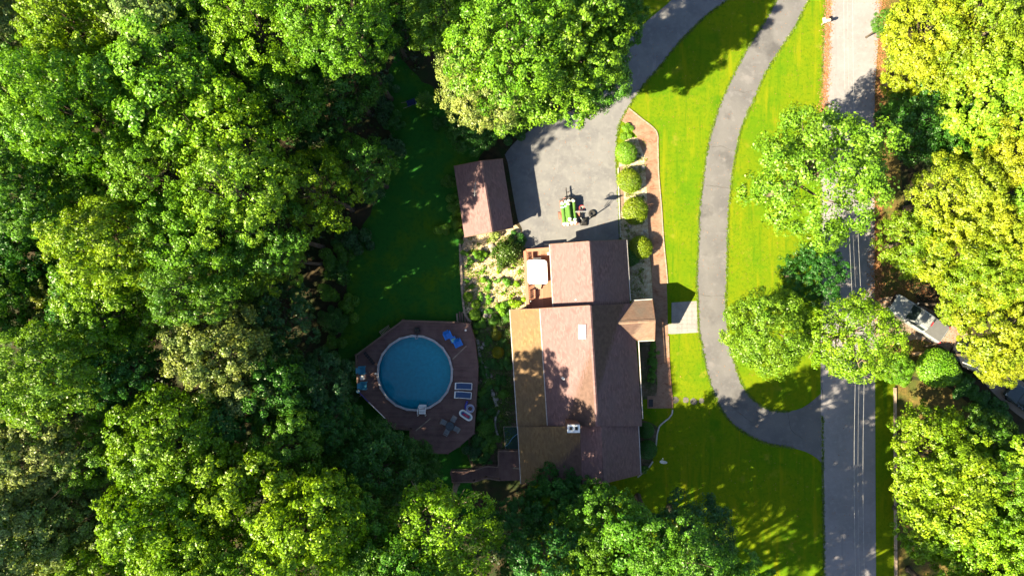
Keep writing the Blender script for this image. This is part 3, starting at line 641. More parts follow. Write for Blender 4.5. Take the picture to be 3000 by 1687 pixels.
m_ = (ta.y + tb.y) / 2; MB().bar((ta.x + .05, m_ + .03, TZ + .022), (tb.x - .05, m_ - .02, TZ + .022), .02, .02).build('cover_seam', 'whiteplastic', cv, world=True)
MB().tube([ZK(590, 272, 1.5), ZK(760, 265, 1.5)], .03, 8).build('cover_lifter', 'steel', tub, world=True)
st = thing('tub_steps', 'small pale plastic steps at the front of the hot tub', 'steps', ZK(710, 860, DZ))
MB().box(ZK(700, 840, DZ) + Vector((0, 0, .2)), (.65, .28, .40)).build('upper_step', 'weathered', st, world=True, bevel=.02); MB().box(ZK(690, 880, DZ) + Vector((0, -.05, .1)), (.65, .25, .2)).build('lower_step', 'weathered', st, world=True, bevel=.02)
def post_lamp(p, z0, label, r_=.11, h=.7):
    l = thing('deck_lamp', label, 'lamp', (p.x, p.y, z0)); MB().tube([(0, 0, 0), (0, 0, h)], .03, 8).build('post', 'black', l)
    MB().lathe([(.001, h - .02), (r_ * .7, h + .02), (r_, h + .1), (r_ * .8, h + .19), (.001, h + .23)], 14).build('globe', 'whiteplastic', l, smooth=True)
post_lamp(ZK(925, 165, 1.6), DZ, 'white globe lamp on the deck by the garage corner', .16, .75); post_lamp(ZK(535, 1172, 1.5), DZ, 'small white globe lamp at the deck rail near the slatted bench', .1, .6)
pc = ZK(985, 990, DZ); pl_ = thing('potted_plant', 'yellow-green potted plant on the deck against the garage', 'plant', pc)
MB().lathe([(.001, 0), (.13, 0), (.18, .3), (.15, .3), (.001, .26)], 14).build('pot', 'rust', pl_)

# ================================================================ TREES AND SHRUBS
def leaf_mesh(name, pos, nrm, size, rng, mat, aspect=.62):
    """one leaf spray = a kite of two triangles, oriented by nrm"""
    n = len(pos); a = rng.normal(size=(n, 3)); nn = nrm / (np.linalg.norm(nrm, axis=1)[:, None] + 1e-9)
    u = a - (a * nn).sum(1)[:, None] * nn; u /= (np.linalg.norm(u, axis=1)[:, None] + 1e-9); w = np.cross(nn, u)
    s = (size * rng.uniform(.65, 1.35, n))[:, None]
    v = np.empty((n, 4, 3)); v[:, 0] = pos - u * s * .5; v[:, 1] = pos + w * s * aspect * .5 + nn * s * .10; v[:, 2] = pos + u * s * .5 - nn * s * .12; v[:, 3] = pos - w * s * aspect * .5 + nn * s * .10
    me = bpy.data.meshes.new(name); me.vertices.add(n * 4); me.vertices.foreach_set('co', v.reshape(-1).astype(np.float32))
    me.loops.add(n * 4); me.loops.foreach_set('vertex_index', np.arange(n * 4, dtype=np.int32)); me.polygons.add(n)
    me.polygons.foreach_set('loop_start', np.arange(0, n * 4, 4, dtype=np.int32)); me.polygons.foreach_set('loop_total', np.full(n, 4, dtype=np.int32))
    me.update(calc_edges=True); me.materials.append(M[mat] if isinstance(mat, str) else mat); return me
def unit(rng, n, zlo=-.2):
    z = rng.uniform(zlo, 1, n); a = rng.uniform(0, 2 * math.pi, n); r_ = np.sqrt(1 - z * z); return np.stack([r_ * np.cos(a), r_ * np.sin(a), z], 1)
def crown_mesh(name, seed, Rc=5.0, vert=.95, lobes=26, clumps=16, per=60, size=.21, lobe_r=(.26, .40), loose=1.0, mat='leaf'):
    """crown = lobes on a dome, twig clumps on each lobe, leaf sprays round each clump"""
    rng = np.random.default_rng(seed); d = unit(rng, lobes * 6, -.6); keep = [0]
    for i in range(1, len(d)):                     # spread the lobes out
        if len(keep) < lobes + 6 and min(np.linalg.norm(d[i] - d[k]) for k in keep) > .36: keep.append(i)
    d = d[keep]; m = len(d); lr = rng.uniform(*lobe_r, m) * Rc; dist = rng.uniform(.52, .80, m) * Rc
    lc = d * dist[:, None]; lc[:, 2] *= vert
    P_, N_ = [], []
    for i in range(m):
        cd = unit(rng, clumps, -.55) + d[i] * .45; cd /= np.linalg.norm(cd, axis=1)[:, None]
        cc_ = lc[i] + cd * (lr[i] * rng.uniform(.65, 1.05, clumps))[:, None]
        for k in range(clumps):
            n_ = int(per * rng.uniform(.6, 1.4)); cr = rng.uniform(.30, .58) * loose * Rc / 5
            o = rng.normal(size=(n_, 3)); o /= np.linalg.norm(o, axis=1)[:, None]; o *= (cr * rng.uniform(.35, 1, n_) ** .6)[:, None]; o[:, 2] *= .62
            P_.append(cc_[k] + o); N_.append(o / cr * .9 + cd[k] * .85 + np.array([0, 0, .45]) + rng.normal(size=(n_, 3)) * .5)
    core = unit(rng, 900, -.4) * rng.uniform(.3, .72, 900)[:, None] * Rc; core[:, 2] *= vert
    P_.append(core); N_.append(rng.normal(size=(900, 3)) + np.array([0, 0, .6]))
    return leaf_mesh(name, np.concatenate(P_), np.concatenate(N_), size, rng, mat), lc
def trunk_mesh(name, lc, seed, mat='bark', Rc=5.0, thick=.30, limbs=11, reach=.95):
    """unit tree: ground at z=-14, crown centre at the origin"""
    r_ = random.Random(seed); mb = MB(); wob = [Vector((r_.uniform(-.25, .25), r_.uniform(-.25, .25), 0)) for _ in range(6)]
    zs = (-14, -13.6, -10, -6, -2.5, 1.5); rad = (thick * 1.5, thick * 1.05, thick * .92, thick * .8, thick * .62, thick * .25); wob[0] = wob[1] = Vector((0, 0, 0))
    mb.tube([wob[i] + Vector((0, 0, zs[i])) for i in range(6)], list(rad), 9)
    order = sorted(range(len(lc)), key=lambda i: r_.random())[:limbs]
    for i in order:
        e_ = Vector(lc[i]) * reach; z0 = r_.uniform(-5.5, -.5); s_ = Vector((0, 0, z0)) + wob[4] * .7; m1 = s_.lerp(e_, .5) + Vector((r_.uniform(-.4, .4), r_.uniform(-.4, .4), -.5))
        mb.tube([s_, m1, e_], [thick * .42, thick * .26, thick * .08], 6)
        for _ in range(3):
            f = e_ + Vector((r_.uniform(-1, 1), r_.uniform(-1, 1), r_.uniform(0, .8))) * Rc * .22; mb.tube([m1.lerp(e_, r_.uniform(.2, .8)), f], [thick * .12, thick * .04], 5)
    return mb.mesh(name, mat, True)
PROTO = []
for k in range(9):
    cm, lc = crown_mesh('crown', 100 + k, vert=(.95, 1.15, .85, 1.05, 1.25, .9, 1.1, .8, 1.0)[k], lobes=(24, 28, 20, 30, 26, 22, 32, 18, 26)[k], clumps=(16, 15, 17, 14, 15, 17, 14, 18, 16)[k], size=(.21, .19, .24, .18, .22, .20, .19, .25, .20)[k], lobe_r=((.26, .40), (.22, .34), (.28, .44), (.22, .33))[k % 4])
    PROTO.append((cm, trunk_mesh('trunk', lc, k)))
cm, lc = crown_mesh('crown', 300, vert=.8, lobes=34, clumps=18, per=52, size=.18, lobe_r=(.2, .3)); DENSE = (cm, trunk_mesh('trunk', lc, 30))
cm, lc = crown_mesh('crown', 310, vert=.75, lobes=22, clumps=13, per=42, size=.21, lobe_r=(.2, .3), loose=.85); LOOSE = (cm, trunk_mesh('trunk', lc, 31, 'palebark', limbs=20))

cm, lc = crown_mesh('crown', 320, vert=.78, lobes=30, clumps=14, per=44, size=.19, lobe_r=(.2, .3)); LONE = (cm, trunk_mesh('trunk', lc, 32, 'palebark', limbs=24, reach=1.28, thick=.26)); THIN = (LOOSE[0], PROTO[2][1])
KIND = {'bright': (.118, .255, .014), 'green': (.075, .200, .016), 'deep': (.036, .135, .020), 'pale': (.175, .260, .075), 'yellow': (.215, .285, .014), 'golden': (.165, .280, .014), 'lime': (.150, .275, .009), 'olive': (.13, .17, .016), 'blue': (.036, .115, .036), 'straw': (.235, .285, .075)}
ntree = [0]
def tree(ox, oy, rpx, zc, kind, label, group=None, proto=None, vary=.12, vert=1.0):
    """crown centre seen at overview pixel (ox, oy), rpx wide (radius), crown centre zc metres up"""
    i = ntree[0]; ntree[0] += 1; r_ = random.Random(900 + i)
    p = ZO(ox, oy, zc); rm = rpx * 1.1646 * (H - zc) / FPX; s_ = rm / 5.0
    pr = PROTO[i * 5 % 9] if proto is None else proto
    rt = thing('tree', label, 'tree', (p.x, p.y, 0), r_.uniform(0, 6.28), group)
    c_ = KIND[kind]; v_ = 1 + r_.uniform(-vary, vary); col = (c_[0] * v_ * (1 + r_.uniform(-.12, .12)), c_[1] * v_, c_[2] * v_ * (1 + r_.uniform(-.2, .3)))
    tr = link('trunk', pr[1], rt); tr.location = (0, 0, zc); tr.scale = (s_, s_, zc / 14.0)
    cr = link('crown', pr[0], rt, col); cr.location = (0, 0, zc); cr.scale = (s_ * r_.uniform(.93, 1.07), s_ * r_.uniform(.93, 1.07), s_ * vert)
    return rt
def near_label(look, x, y, z, rm, marks, rows):
    size = 'broad' if rm > 3.9 else ('small' if rm < 2.9 else 'medium'); mk = min(marks, key=lambda m: math.hypot(x - m[0].x, y - m[0].y))[1]
    return '%s %s tree %s %s' % (size, look, next(t_ for lim, t_ in rows if x < lim), mk)
WOOD = [(60, 60, 125, 16, 'pale'), (190, 75, 135, 19, 'lime'), (40, 275, 120, 16, 'pale'), (195, 295, 160, 18, 'bright'), (390, 50, 125, 18, 'pale'), (520, 45, 105, 17, 'bright'), (650, 70, 140, 18, 'bright'), (850, 45, 140, 19, 'bright'),
        (430, 230, 165, 19, 'bright'), (600, 190, 120, 16, 'green'), (720, 250, 115, 14, 'green'), (860, 200, 120, 11, 'deep'), (560, 340, 160, 18, 'lime'), (60, 480, 120, 17, 'green'), (250, 480, 130, 18, 'bright'), (400, 450, 125, 17, 'bright'),
        (600, 480, 135, 18, 'bright'), (300, 610, 135, 19, 'lime'), (790, 480, 120, 12.9, 'lime'), (910, 420, 95, 11, 'green'), (500, 610, 140, 18, 'bright'), (665, 590, 120, 16, 'green'), (90, 630, 120, 15, 'deep'), (120, 745, 85, 13, 'olive'),
        (285, 770, 145, 18, 'lime'), (480, 720, 120, 16, 'green'), (40, 760, 95, 15, 'green'), (540, 870, 130, 15, 'pale'), (620, 960, 110, 14, 'pale'), (130, 940, 150, 17, 'bright'), (310, 930, 110, 14, 'deep'), (45, 1030, 100, 15, 'green'),
        (70, 1150, 115, 16, 'pale'), (235, 1140, 105, 16, 'bright'), (430, 1110, 145, 17, 'lime'), (700, 810, 110, 9, 'blue'), (700, 970, 110, 10, 'deep'), (800, 960, 95, 8, 'blue'), (60, 1340, 140, 16, 'pale'), (205, 1300, 120, 15, 'pale'),
        (410, 1300, 130, 17, 'lime'), (610, 1240, 140, 16, 'lime'), (730, 1110, 110, 11, 'green'), (830, 1060, 90, 8, 'deep'), (780, 1340, 140, 15, 'lime'), (950, 1180, 115, 8, 'deep'), (1035, 1175, 80, 3.6, 'deep'), (940, 1125, 75, 4, 'deep'), (880, 1335, 120, 14.9, 'green'), (830, 1200, 95, 8, 'green'), (600, 665, 115, 14.5, 'bright'), (700, 650, 85, 12.5, 'bright'), (420, 590, 90, 15, 'bright'), (480, 1440, 130, 16, 'lime'),
        (270, 1440, 120, 16, 'bright'), (900, 1430, 100, 13, 'green'), (965, 1440, 110, 15.5, 'green'), (1010, 1500, 130, 17, 'green'), (620, 1440, 110, 16, 'bright'), (980, 60, 80, 9, 'deep'), (345, 1130, 90, 13, 'deep'), (560, 1050, 90, 12, 'deep'), (300, 190, 90, 14, 'green'), (100, 180, 90, 14, 'green'), (800, 370, 80, 10, 'deep')]
LOOK = {'bright': 'bright green', 'green': 'mid green', 'deep': 'dark green', 'pale': 'pale greyish-green', 'lime': 'yellow-green', 'olive': 'olive-brown tinged', 'blue': 'blue-green'}
def wood_label(x, y, rm, zc, kind):
    """how the tree looks and what it stands near, from its real place and size"""
    size = 'broad-crowned' if rm > 4.6 else ('small-crowned' if rm < 3.5 else 'round-crowned'); tall = 'tall' if zc + rm > 20.5 else ('low' if zc + rm < 15.5 else 'mid-height')
    dl = min(math.hypot(x - p.x, y - p.y) for p in back); dp_ = math.hypot(x + 9.4, y + 8)
    where = 'at the wood edge close to the pool deck' if dp_ < 15 else ('at the wood edge by the back lawn' if dl < 6.5 else ('a few rows into the wood from the back lawn' if dl < 15 else 'deep in the wood away from the back lawn'))
    return '%s %s %s tree %s' % (tall, size, LOOK[kind], where)
def wood_tree(x, y, r_, z_, k):
    z_ += random.Random(x * 7 + y).uniform(-3.2, 2.6) if z_ > 13 else 0; p = ZO(x, y, z_); rm = r_ * 1.1646 * (H - z_) / FPX
    return tree(x, y, r_, z_, k, wood_label(p.x, p.y, rm, z_, k), 'trees of the wood', THIN if (x, y) in ((665, 590), (790, 480), (480, 720), (620, 960), (600, 480), (700, 810), (600, 665), (700, 650), (420, 590), (910, 420), (560, 340)) else None, vert=random.Random(x + y).uniform(1.0, 1.4))
for q in WOOD: wood_tree(*q)
OUT = [(-150, 60, 140, 17, 'bright'), (-160, 330, 140, 17, 'green'), (-150, 600, 140, 17, 'lime'), (-160, 870, 140, 17, 'pale'), (-150, 1140, 140, 17, 'bright'), (-130, 1400, 140, 17, 'green'), (80, 1600, 140, 17, 'bright'), (340, 1620, 150, 17, 'pale'),
       (600, 1610, 140, 17, 'lime'), (850, 1600, 140, 17, 'green'), (120, -130, 140, 17, 'bright'), (400, -130, 140, 17, 'green'), (680, -130, 140, 17, 'lime'), (930, -120, 140, 17, 'bright')]
for q in OUT: wood_tree(*q)
# near the pool, by the house and along its far side
tree(1110, 1350, 160, 14.5, 'lime', 'lone yellow-green tree with pale bare branches showing, below the pool deck', proto=LONE, vert=1.15)
S_ = 'deep green low tree standing at the far gable end of the house'
for x, y, r_, z_, k in ((1395, 1268, 95, 4.6, 'deep'), (1460, 1250, 75, 4.6, 'deep'), (1290, 1330, 85, 6, 'deep')): tree(x, y, r_, z_, k, S_, 'deep green trees at the gable end')
tree(1745, 1360, 125, 9, 'blue', 'dark blue-green tree overhanging the shaded lawn past the house gable')
S2 = 'tall leafy tree with sunlit upper boughs past the far gable end of the house'
for x, y, r_, z_, k in ((1520, 1335, 115, 10, 'green'), (1375, 1425, 115, 13, 'deep'), (1610, 1400, 125, 15, 'green'), (1480, 1440, 100, 14, 'bright'), (1720, 1440, 140, 18, 'green'), (1860, 1500, 110, 17, 'green')): q = ZO(x, y, z_); tree(x, y, r_, z_, k, near_label({'deep': 'dark green', 'green': 'mid green', 'bright': 'bright green'}[k], q.x, q.y, z_, r_ * 1.1646 * (H - z_) / FPX, [(P(1560, 1480), 'nearest the stair deck side of the house'), (P(1750, 1480), 'straight past the house gable'), (P(1960, 1500), 'beside the shaded front lawn')], [(99, 'with sunlit top boughs')]), 'tall trees past the gable end')  # deep and mid green leaf colours stand in for shade on these crowns
def tree_at(X, Y, rm, zc, kind, label, group, proto=None):
    k = FPX / (H - zc) / 1.1646; return tree(1288 + X * k, 724.3 - Y * k, rm * k, zc, kind, label, group, proto)
for i, (X, Y) in enumerate(((-9, -29), (-3, -30), (3, -28.6), (8.5, -28.2), (14, -28.8), (19.5, -30.5), (25.5, -32), (5, -35), (16, -36), (-15, -32), (11, -33.5))): tree_at(X, Y, 4.6 + (i % 3) * .3, 18.5 + (i % 4) * .8, ('green', 'bright', 'deep')[i % 3], S2, 'tall trees past the gable end', LOOSE if i % 2 else None)
T_ = 'tall bright green tree beside the shaded upper end of the garage driveway'
for x, y, r_, z_, k in ((1120, 55, 110, 14, 'bright'), (1275, 100, 165, 17, 'bright'), (1440, 85, 150, 15, 'bright'), (1390, 210, 125, 11, 'bright'), (1500, 180, 105, 10, 'green'), (1545, 40, 95, 12, 'green'), (1290, 230, 100, 10, 'bright')): q = ZO(x, y, z_); tree(x, y, r_, z_, k, near_label('bright green' if k == 'bright' else 'mid green', q.x, q.y, z_, r_ * 1.1646 * (H - z_) / FPX, [(P(1330, 250), 'by the pale yellow-green tree'), (P(1560, 330), 'overhanging the parking apron'), (P(1800, 120), 'overhanging the upper driveway'), (P(1500, 60), 'in the group behind the apron')], [(99, 'standing')]), 'trees over the upper driveway')
for x, y in ((1150, -140), (1420, -130), (1640, -200)): tree(x, y, 140, 16, 'bright', T_, 'trees over the upper driveway')
tree(1215, 210, 115, 13, 'straw', 'pale yellow-green tree overhanging the dark back lawn near the shed', vary=.02)
tree(1195, 315, 78, 5, 'deep', 'low dark green tree under taller trees between shed and back lawn', proto=DENSE)
tree(2060, 440, 185, 11, 'bright', 'big light green tree on the front lawn overhanging the road', proto=PROTO[3], vary=.02)
tree(2045, 690, 75, 6, 'deep', 'dark shaded tree on the lawn between the two big front lawn trees', proto=PROTO[6])
tree(1935, 835, 118, 8.5, 'bright', 'dense rounded green tree where the loop driveway bends to the road', proto=DENSE)
tree(2155, 850, 125, 9.5, 'lime', 'loose yellow-green tree leaning over the road opposite the silver pickup', proto=LONE, vary=.02)
tree(2255, 925, 45, 3, 'bright', 'small bright green tree at the corner of road and side driveway', proto=PROTO[0])
YM = [(P(2640, 60), 'opposite the mailbox'), (P(2660, 360), 'around the dark low trees'), (P(2680, 700), 'along the shaded stretch of road'), (P(2740, 960), 'around the silver pickup')]
YR = [(38.5, 'fronting the road'), (42.5, 'one row back from the road'), (99, 'two rows back from the road')]
YEL = [(2335, 95, 120, 6.5, 'yellow'), (2480, 80, 125, 9, 'yellow'), (2300, 175, 75, 5, 'yellow'), (2400, 180, 90, 7.5, 'yellow'), (2490, 235, 125, 9, 'yellow'), (2555, 380, 105, 9, 'yellow'), (2400, 500, 115, 7.5, 'yellow'), (2300, 610, 90, 5, 'yellow'), (2400, 640, 105, 7, 'yellow'), (2490, 570, 95, 8, 'yellow'), (2480, 700, 105, 8.5, 'yellow'), (2560, 660, 100, 9, 'yellow'),
       (2520, 810, 115, 8.5, 'yellow'), (2415, 768, 70, 6.0, 'yellow'), (2520, 910, 70, 7, 'yellow'), (2700, 150, 140, 10, 'yellow'), (2700, 450, 140, 10, 'yellow'), (2710, 750, 140, 10, 'yellow'), (2360, -110, 130, 8, 'yellow'), (2600, -110, 130, 9, 'yellow'), (2570, 130, 90, 9, 'yellow')]
for i_, (x, y, r_, z_, k) in enumerate(YEL): k = 'golden' if i_ % 3 == 1 else k; q = ZO(x, y, z_); tree(x, y, r_, z_, k, near_label('yellow autumn-tinted' if k == 'yellow' else 'yellow-green', q.x, q.y, z_, r_ * 1.1646 * (H - z_) / FPX, YM, YR), 'yellow trees across the road', vary=.2)
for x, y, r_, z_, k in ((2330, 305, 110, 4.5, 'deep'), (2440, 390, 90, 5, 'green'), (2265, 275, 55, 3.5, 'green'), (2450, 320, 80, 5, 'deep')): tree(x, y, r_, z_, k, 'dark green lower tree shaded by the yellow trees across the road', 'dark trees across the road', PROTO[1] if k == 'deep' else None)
tree(2228, 60, 36, 3.5, 'green', 'small blue-green tree at the road edge opposite the mailbox', proto=DENSE)
G_ = 'big lime green tree beyond the timber edging across the road'
for x, y, r_, z_, k in ((2355, 1140, 115, 6, 'lime'), (2400, 1270, 145, 7.5, 'lime'), (2500, 1390, 130, 9, 'lime'), (2540, 1230, 105, 8.5, 'bright'), (2470, 1090, 80, 5, 'green'), (2680, 1180, 140, 10, 'lime'), (2640, 1430, 140, 10, 'lime'), (2440, 1540, 130, 9, 'lime'), (2345, 1330, 90, 6, 'lime'), (2420, 1180, 90, 6.5, 'lime')): q = ZO(x, y, z_); tree(x, y, r_, z_, k, near_label('lime green', q.x, q.y, z_, r_ * 1.1646 * (H - z_) / FPX, [(P(2680, 1150), 'between timber edging and side driveway'), (P(2760, 1400), 'behind the timber edging'), (P(2760, 1700), 'past the timber edging end')], YR), 'lime trees across the road')
# lower trees filling the wood between the tall ones
DONE = [(o.location.x, o.location.y) for o in C.objects if o.name.startswith('tree') and o.type == 'EMPTY']
rf = random.Random(31); FILL = []
fill_poly = [ZO(*q) for q in ((-80, -80), (1010, -80), (930, 60), (900, 330), (870, 480), (740, 640), (660, 760), (700, 1000), (800, 1130), (900, 1210), (960, 1300), (1000, 1500), (-80, 1500))]
for _ in range(4000):
    q = ZO(rf.uniform(-60, 1000), rf.uniform(-60, 1480))
    if len(FILL) < 36 and min(math.hypot(q.x - p.x, q.y - p.y) for p in back) > 7 and inside(q.x, q.y, fill_poly) and min((q.x - a) ** 2 + (q.y - b) ** 2 for a, b in DONE) > 2.7 ** 2:
        DONE.append((q.x, q.y)); FILL.append((q.x, q.y)); kk = rf.choice(('green', 'deep', 'green', 'olive', 'bright')); rm_, zc_ = rf.uniform(3.2, 4.2), rf.uniform(9, 12.5); tree_at(q.x, q.y, rm_, zc_, kk, wood_label(q.x, q.y, rm_, zc_, kk), 'trees of the wood')

# ---- shrubs
def bush_mesh(name, seed, n=6500, size=.085, rough=.10, lumps=0, mat='fineleaf'):
    rng = np.random.default_rng(seed); d = unit(rng, n, -.35); rad = 1 - rng.uniform(0, 1, n) ** 2 * .22 + rng.normal(size=n) * rough * .35
    if lumps:
        L = unit(rng, lumps, -.1); w_ = np.clip((d @ L.T) , 0, 1) ** 14; rad *= .72 + .42 * w_.max(1)
    p_ = d * rad[:, None]; p_[:, 2] *= .9; return leaf_mesh(name, p_, d + np.array([0, 0, .35]) + rng.normal(size=(n, 3)) * .55, size, rng, mat)
CLIP = [bush_mesh('foliage', 40 + k) for k in range(3)]; LUMPY = [bush_mesh('foliage', 60 + k, 3600, .13, .25, 12) for k in range(4)]; FINE = [bush_mesh('foliage', 80 + k, 1800, .17, .3, 7) for k in range(3)]
def sprawl_mesh(name, seed, blobs=8, n=420, size=.12):
    rng = np.random.default_rng(seed); P_, N_ = [], []
    for _ in range(blobs):
        c = np.array([rng.normal() * .42, rng.normal() * .42, rng.uniform(-.35, .25)]); r0 = rng.uniform(.28, .52); d = unit(rng, n, -.5); P_.append(c + d * (r0 * (1 - rng.uniform(0, 1, n) ** 2 * .5))[:, None] * np.array([1, 1, .8])); N_.append(d + np.array([0, 0, .5]) + rng.normal(size=(n, 3)) * .6)
    return leaf_mesh(name, np.concatenate(P_), np.concatenate(N_), size, rng, 'fineleaf')
LUMPY = LUMPY[:1] + [sprawl_mesh('foliage', 160 + k) for k in range(5)]; FINE = FINE[:1] + [sprawl_mesh('foliage', 180 + k, 6, 240, .19) for k in range(5)]
nb = [0]
def bush(p, rad, kind, label, group=None, protos=LUMPY, flat_=1.0, name='shrub', cat='shrub'):
    i = nb[0]; nb[0] += 1; r_ = random.Random(500 + i); h_ = rad * .9 * flat_; k = 1 - h_ * .55 / H
    rt = thing(name, label, cat, (p.x * k, p.y * k, 0), r_.uniform(0, 6.28), group); c_ = KIND[kind] if isinstance(kind, str) else kind; v_ = r_.uniform(.88, 1.12)
    f = link('foliage', protos[i % len(protos)], rt, (c_[0] * v_, c_[1] * v_, c_[2] * v_)); f.location = (0, 0, h_ * .62); f.scale = (rad * r_.uniform(.9, 1.1), rad * r_.uniform(.9, 1.1), rad * flat_)
    mb = MB(); mb.tube([(0, 0, -.02), (.02, 0, h_ * .5)], [max(.02, rad * .06), max(.012, rad * .03)], 6)
    for a in range(3): mb.tube([(0, 0, h_ * .2), (rad * .4 * math.cos(a * 2.1), rad * .4 * math.sin(a * 2.1), h_ * .9)], [rad * .03, rad * .012], 5)
    mb.build('stem', 'bark', rt); return rt
CK = 'round clipped golden-green bush in the row between garage driveway and brick walk'
bush(ZA(1607, 85), 1.08, 'bright', 'round clipped bright green bush heading the row by the brick walk', None, CLIP)
for x, y, r_, k in ((1632, 320, 1.16, 'lime'), (1682, 575, 1.25, 'lime'), (1728, 885, 1.2, 'lime')): bush(ZA(x, y), r_, (.155, .235, .010), CK, 'round bushes by the brick walk', CLIP)
bush(ZA(1640, 960), .9, 'deep', 'low dark bush tucked against the garage wall by the walk', None, CLIP)
bush(ZE(320, 880), .62, 'bright', 'small bright green shrub at the pointed tip of the brick walk', None, LUMPY, .6); bush(ZE(300, 935), .4, 'bright', 'tiny green shrub beside the round bush heading the row', None, LUMPY, .6)
GP = 'small green shrub planted in the straw-covered bed below the hot tub deck'
for x, y, r_, k in ((145, 340, 15, 'green'), (165, 450, 13, 'green'), (345, 325, 20, 'bright'), (400, 505, 6, 'bright'), (345, 575, 7, 'bright'), (375, 670, 10, 'bright'), (515, 680, 10, 'green'), (655, 700, 17, 'green'), (430, 790, 11, 'green'), (455, 920, 13, 'bright'), (320, 925, 10, 'green'),
                    (845, 730, 10, 'lime'), (770, 520, 8, 'lime'), (860, 980, 20, 'lime'), (620, 1080, 20, 'bright'), (410, 1110, 11, 'green'), (130, 700, 8, 'green'), (190, 770, 9, 'green'), (190, 645, 4, 'bright'), (650, 860, 8, 'lime'), (880, 550, 6, 'bright'), (590, 530, 9, 'lime'), (760, 900, 8, 'lime')):
    bush(ZH(x, y), r_ * 5 * .20704 * .0335, tuple(v * 1.35 for v in KIND[k]), GP, 'straw bed shrubs', FINE)
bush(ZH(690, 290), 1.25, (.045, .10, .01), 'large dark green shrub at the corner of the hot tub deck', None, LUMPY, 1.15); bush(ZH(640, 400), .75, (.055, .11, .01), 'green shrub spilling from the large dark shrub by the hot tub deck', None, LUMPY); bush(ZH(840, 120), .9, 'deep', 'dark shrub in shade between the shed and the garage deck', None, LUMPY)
bush(ZH(525, 60), .62, 'pale', 'pale silvery shrub under the end of the shed', None, FINE)
RB = 'rounded bright green shrub on the timber edge between straw bed and back lawn'
for x, y, r_ in ((150, 920, .5), (265, 1020, .46), (245, 1170, .55)): bush(ZH(x, y), r_, 'bright', RB, 'rounded shrubs on the timber edge', CLIP)
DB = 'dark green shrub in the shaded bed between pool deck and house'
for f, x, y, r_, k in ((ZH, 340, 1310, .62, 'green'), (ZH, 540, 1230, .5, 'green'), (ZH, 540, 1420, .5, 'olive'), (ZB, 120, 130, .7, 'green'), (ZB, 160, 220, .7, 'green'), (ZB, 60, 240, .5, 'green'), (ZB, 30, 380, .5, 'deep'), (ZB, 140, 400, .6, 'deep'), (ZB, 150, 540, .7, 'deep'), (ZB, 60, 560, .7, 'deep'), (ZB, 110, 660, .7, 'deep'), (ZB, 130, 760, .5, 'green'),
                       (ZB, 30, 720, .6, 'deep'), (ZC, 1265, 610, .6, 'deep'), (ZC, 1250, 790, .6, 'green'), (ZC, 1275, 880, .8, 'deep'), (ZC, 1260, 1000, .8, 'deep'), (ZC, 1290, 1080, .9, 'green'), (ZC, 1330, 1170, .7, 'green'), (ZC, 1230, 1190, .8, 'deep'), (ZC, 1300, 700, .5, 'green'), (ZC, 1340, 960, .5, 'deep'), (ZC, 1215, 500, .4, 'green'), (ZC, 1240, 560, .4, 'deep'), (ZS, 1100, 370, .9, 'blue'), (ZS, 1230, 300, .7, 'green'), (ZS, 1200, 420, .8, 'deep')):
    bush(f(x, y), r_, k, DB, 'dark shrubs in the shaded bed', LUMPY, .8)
for x, y, r_ in ((1375, 300, .48), (1388, 440, .58)): bush(ZC(x, y), r_, (.17, .19, .008), 'golden yellow-green round shrub in the bed beside the tan roof', 'golden shrubs beside the tan roof', CLIP)
bush(ZC(1195, 125), .5, 'lime', 'lime green shrub at the pool deck corner by the straw bed', None, FINE); bush(ZC(1215, 215), .42, 'lime', 'small lime shrub leaning over the pool deck corner', None, FINE)
for f, x, y, r_ in ((ZA, 140, 520, .85), (ZA, 165, 590, .6), (ZA, 115, 340, .8), (ZA, 190, 770, .6), (ZA, 160, 680, .6), (ZA, 60, 740, .7)): bush(f(x, y), r_, 'green', 'leafy green shrub growing along the back wall of the shed', 'shrubs behind the shed', LUMPY)
for x, y, r_ in ((1140, 1015, .82), (1150, 1150, .86)): bush(ZB(x, y), r_, 'deep', 'round dark green bush against the house by the curved stone edging', 'round bushes by the stone edging', CLIP)
for y in (425, 475, 530, 585, 640): bush(ZB(1185, y), .46, 'green', 'low green shrub in the row between house and brick walk', 'row of shrubs by the walk', LUMPY, .8)
bush(ZB(1130, 1290), .5, 'green', 'small leafy shrub at the house corner inside the grey stone edging', None, FINE)
bush(ZD(1190, 850), 1.75, (.10, .235, .010), 'large bright green hedge bush beside the side driveway', None, CLIP, .8); bush(ZD(1290, 900), 1.1, (.085, .21, .012), 'bright green bush against the large hedge by the side driveway', None, CLIP, .8)
for x, y, r_ in ((1400, 960, .9), (1480, 1040, 1.0), (1580, 1110, 1.1), (1680, 1190, 1.1), (1360, 1040, .8), (1560, 1200, 1.0)): bush(ZD(x, y), r_, 'deep', 'dark green shrub in shade along the side driveway', 'shrubs along the side driveway', LUMPY)
for x, y, r_ in ((940, 850, .8), (880, 940, .7), (930, 960, .6)): bush(ZD(x, y), r_, 'bright', 'bright shrub at the road corner before the timber edging', 'shrubs at the road corner', LUMPY)
for f, x, y, r_ in ((ZO, 1180, 345, .9), (ZO, 1230, 350, .9), (ZO, 1300, 330, 1.0), (ZO, 1340, 300, .9)): bush(f(x, y), r_, 'deep', 'dark shrub at the wood edge behind the driveway apron', 'shrubs behind the apron', LUMPY)
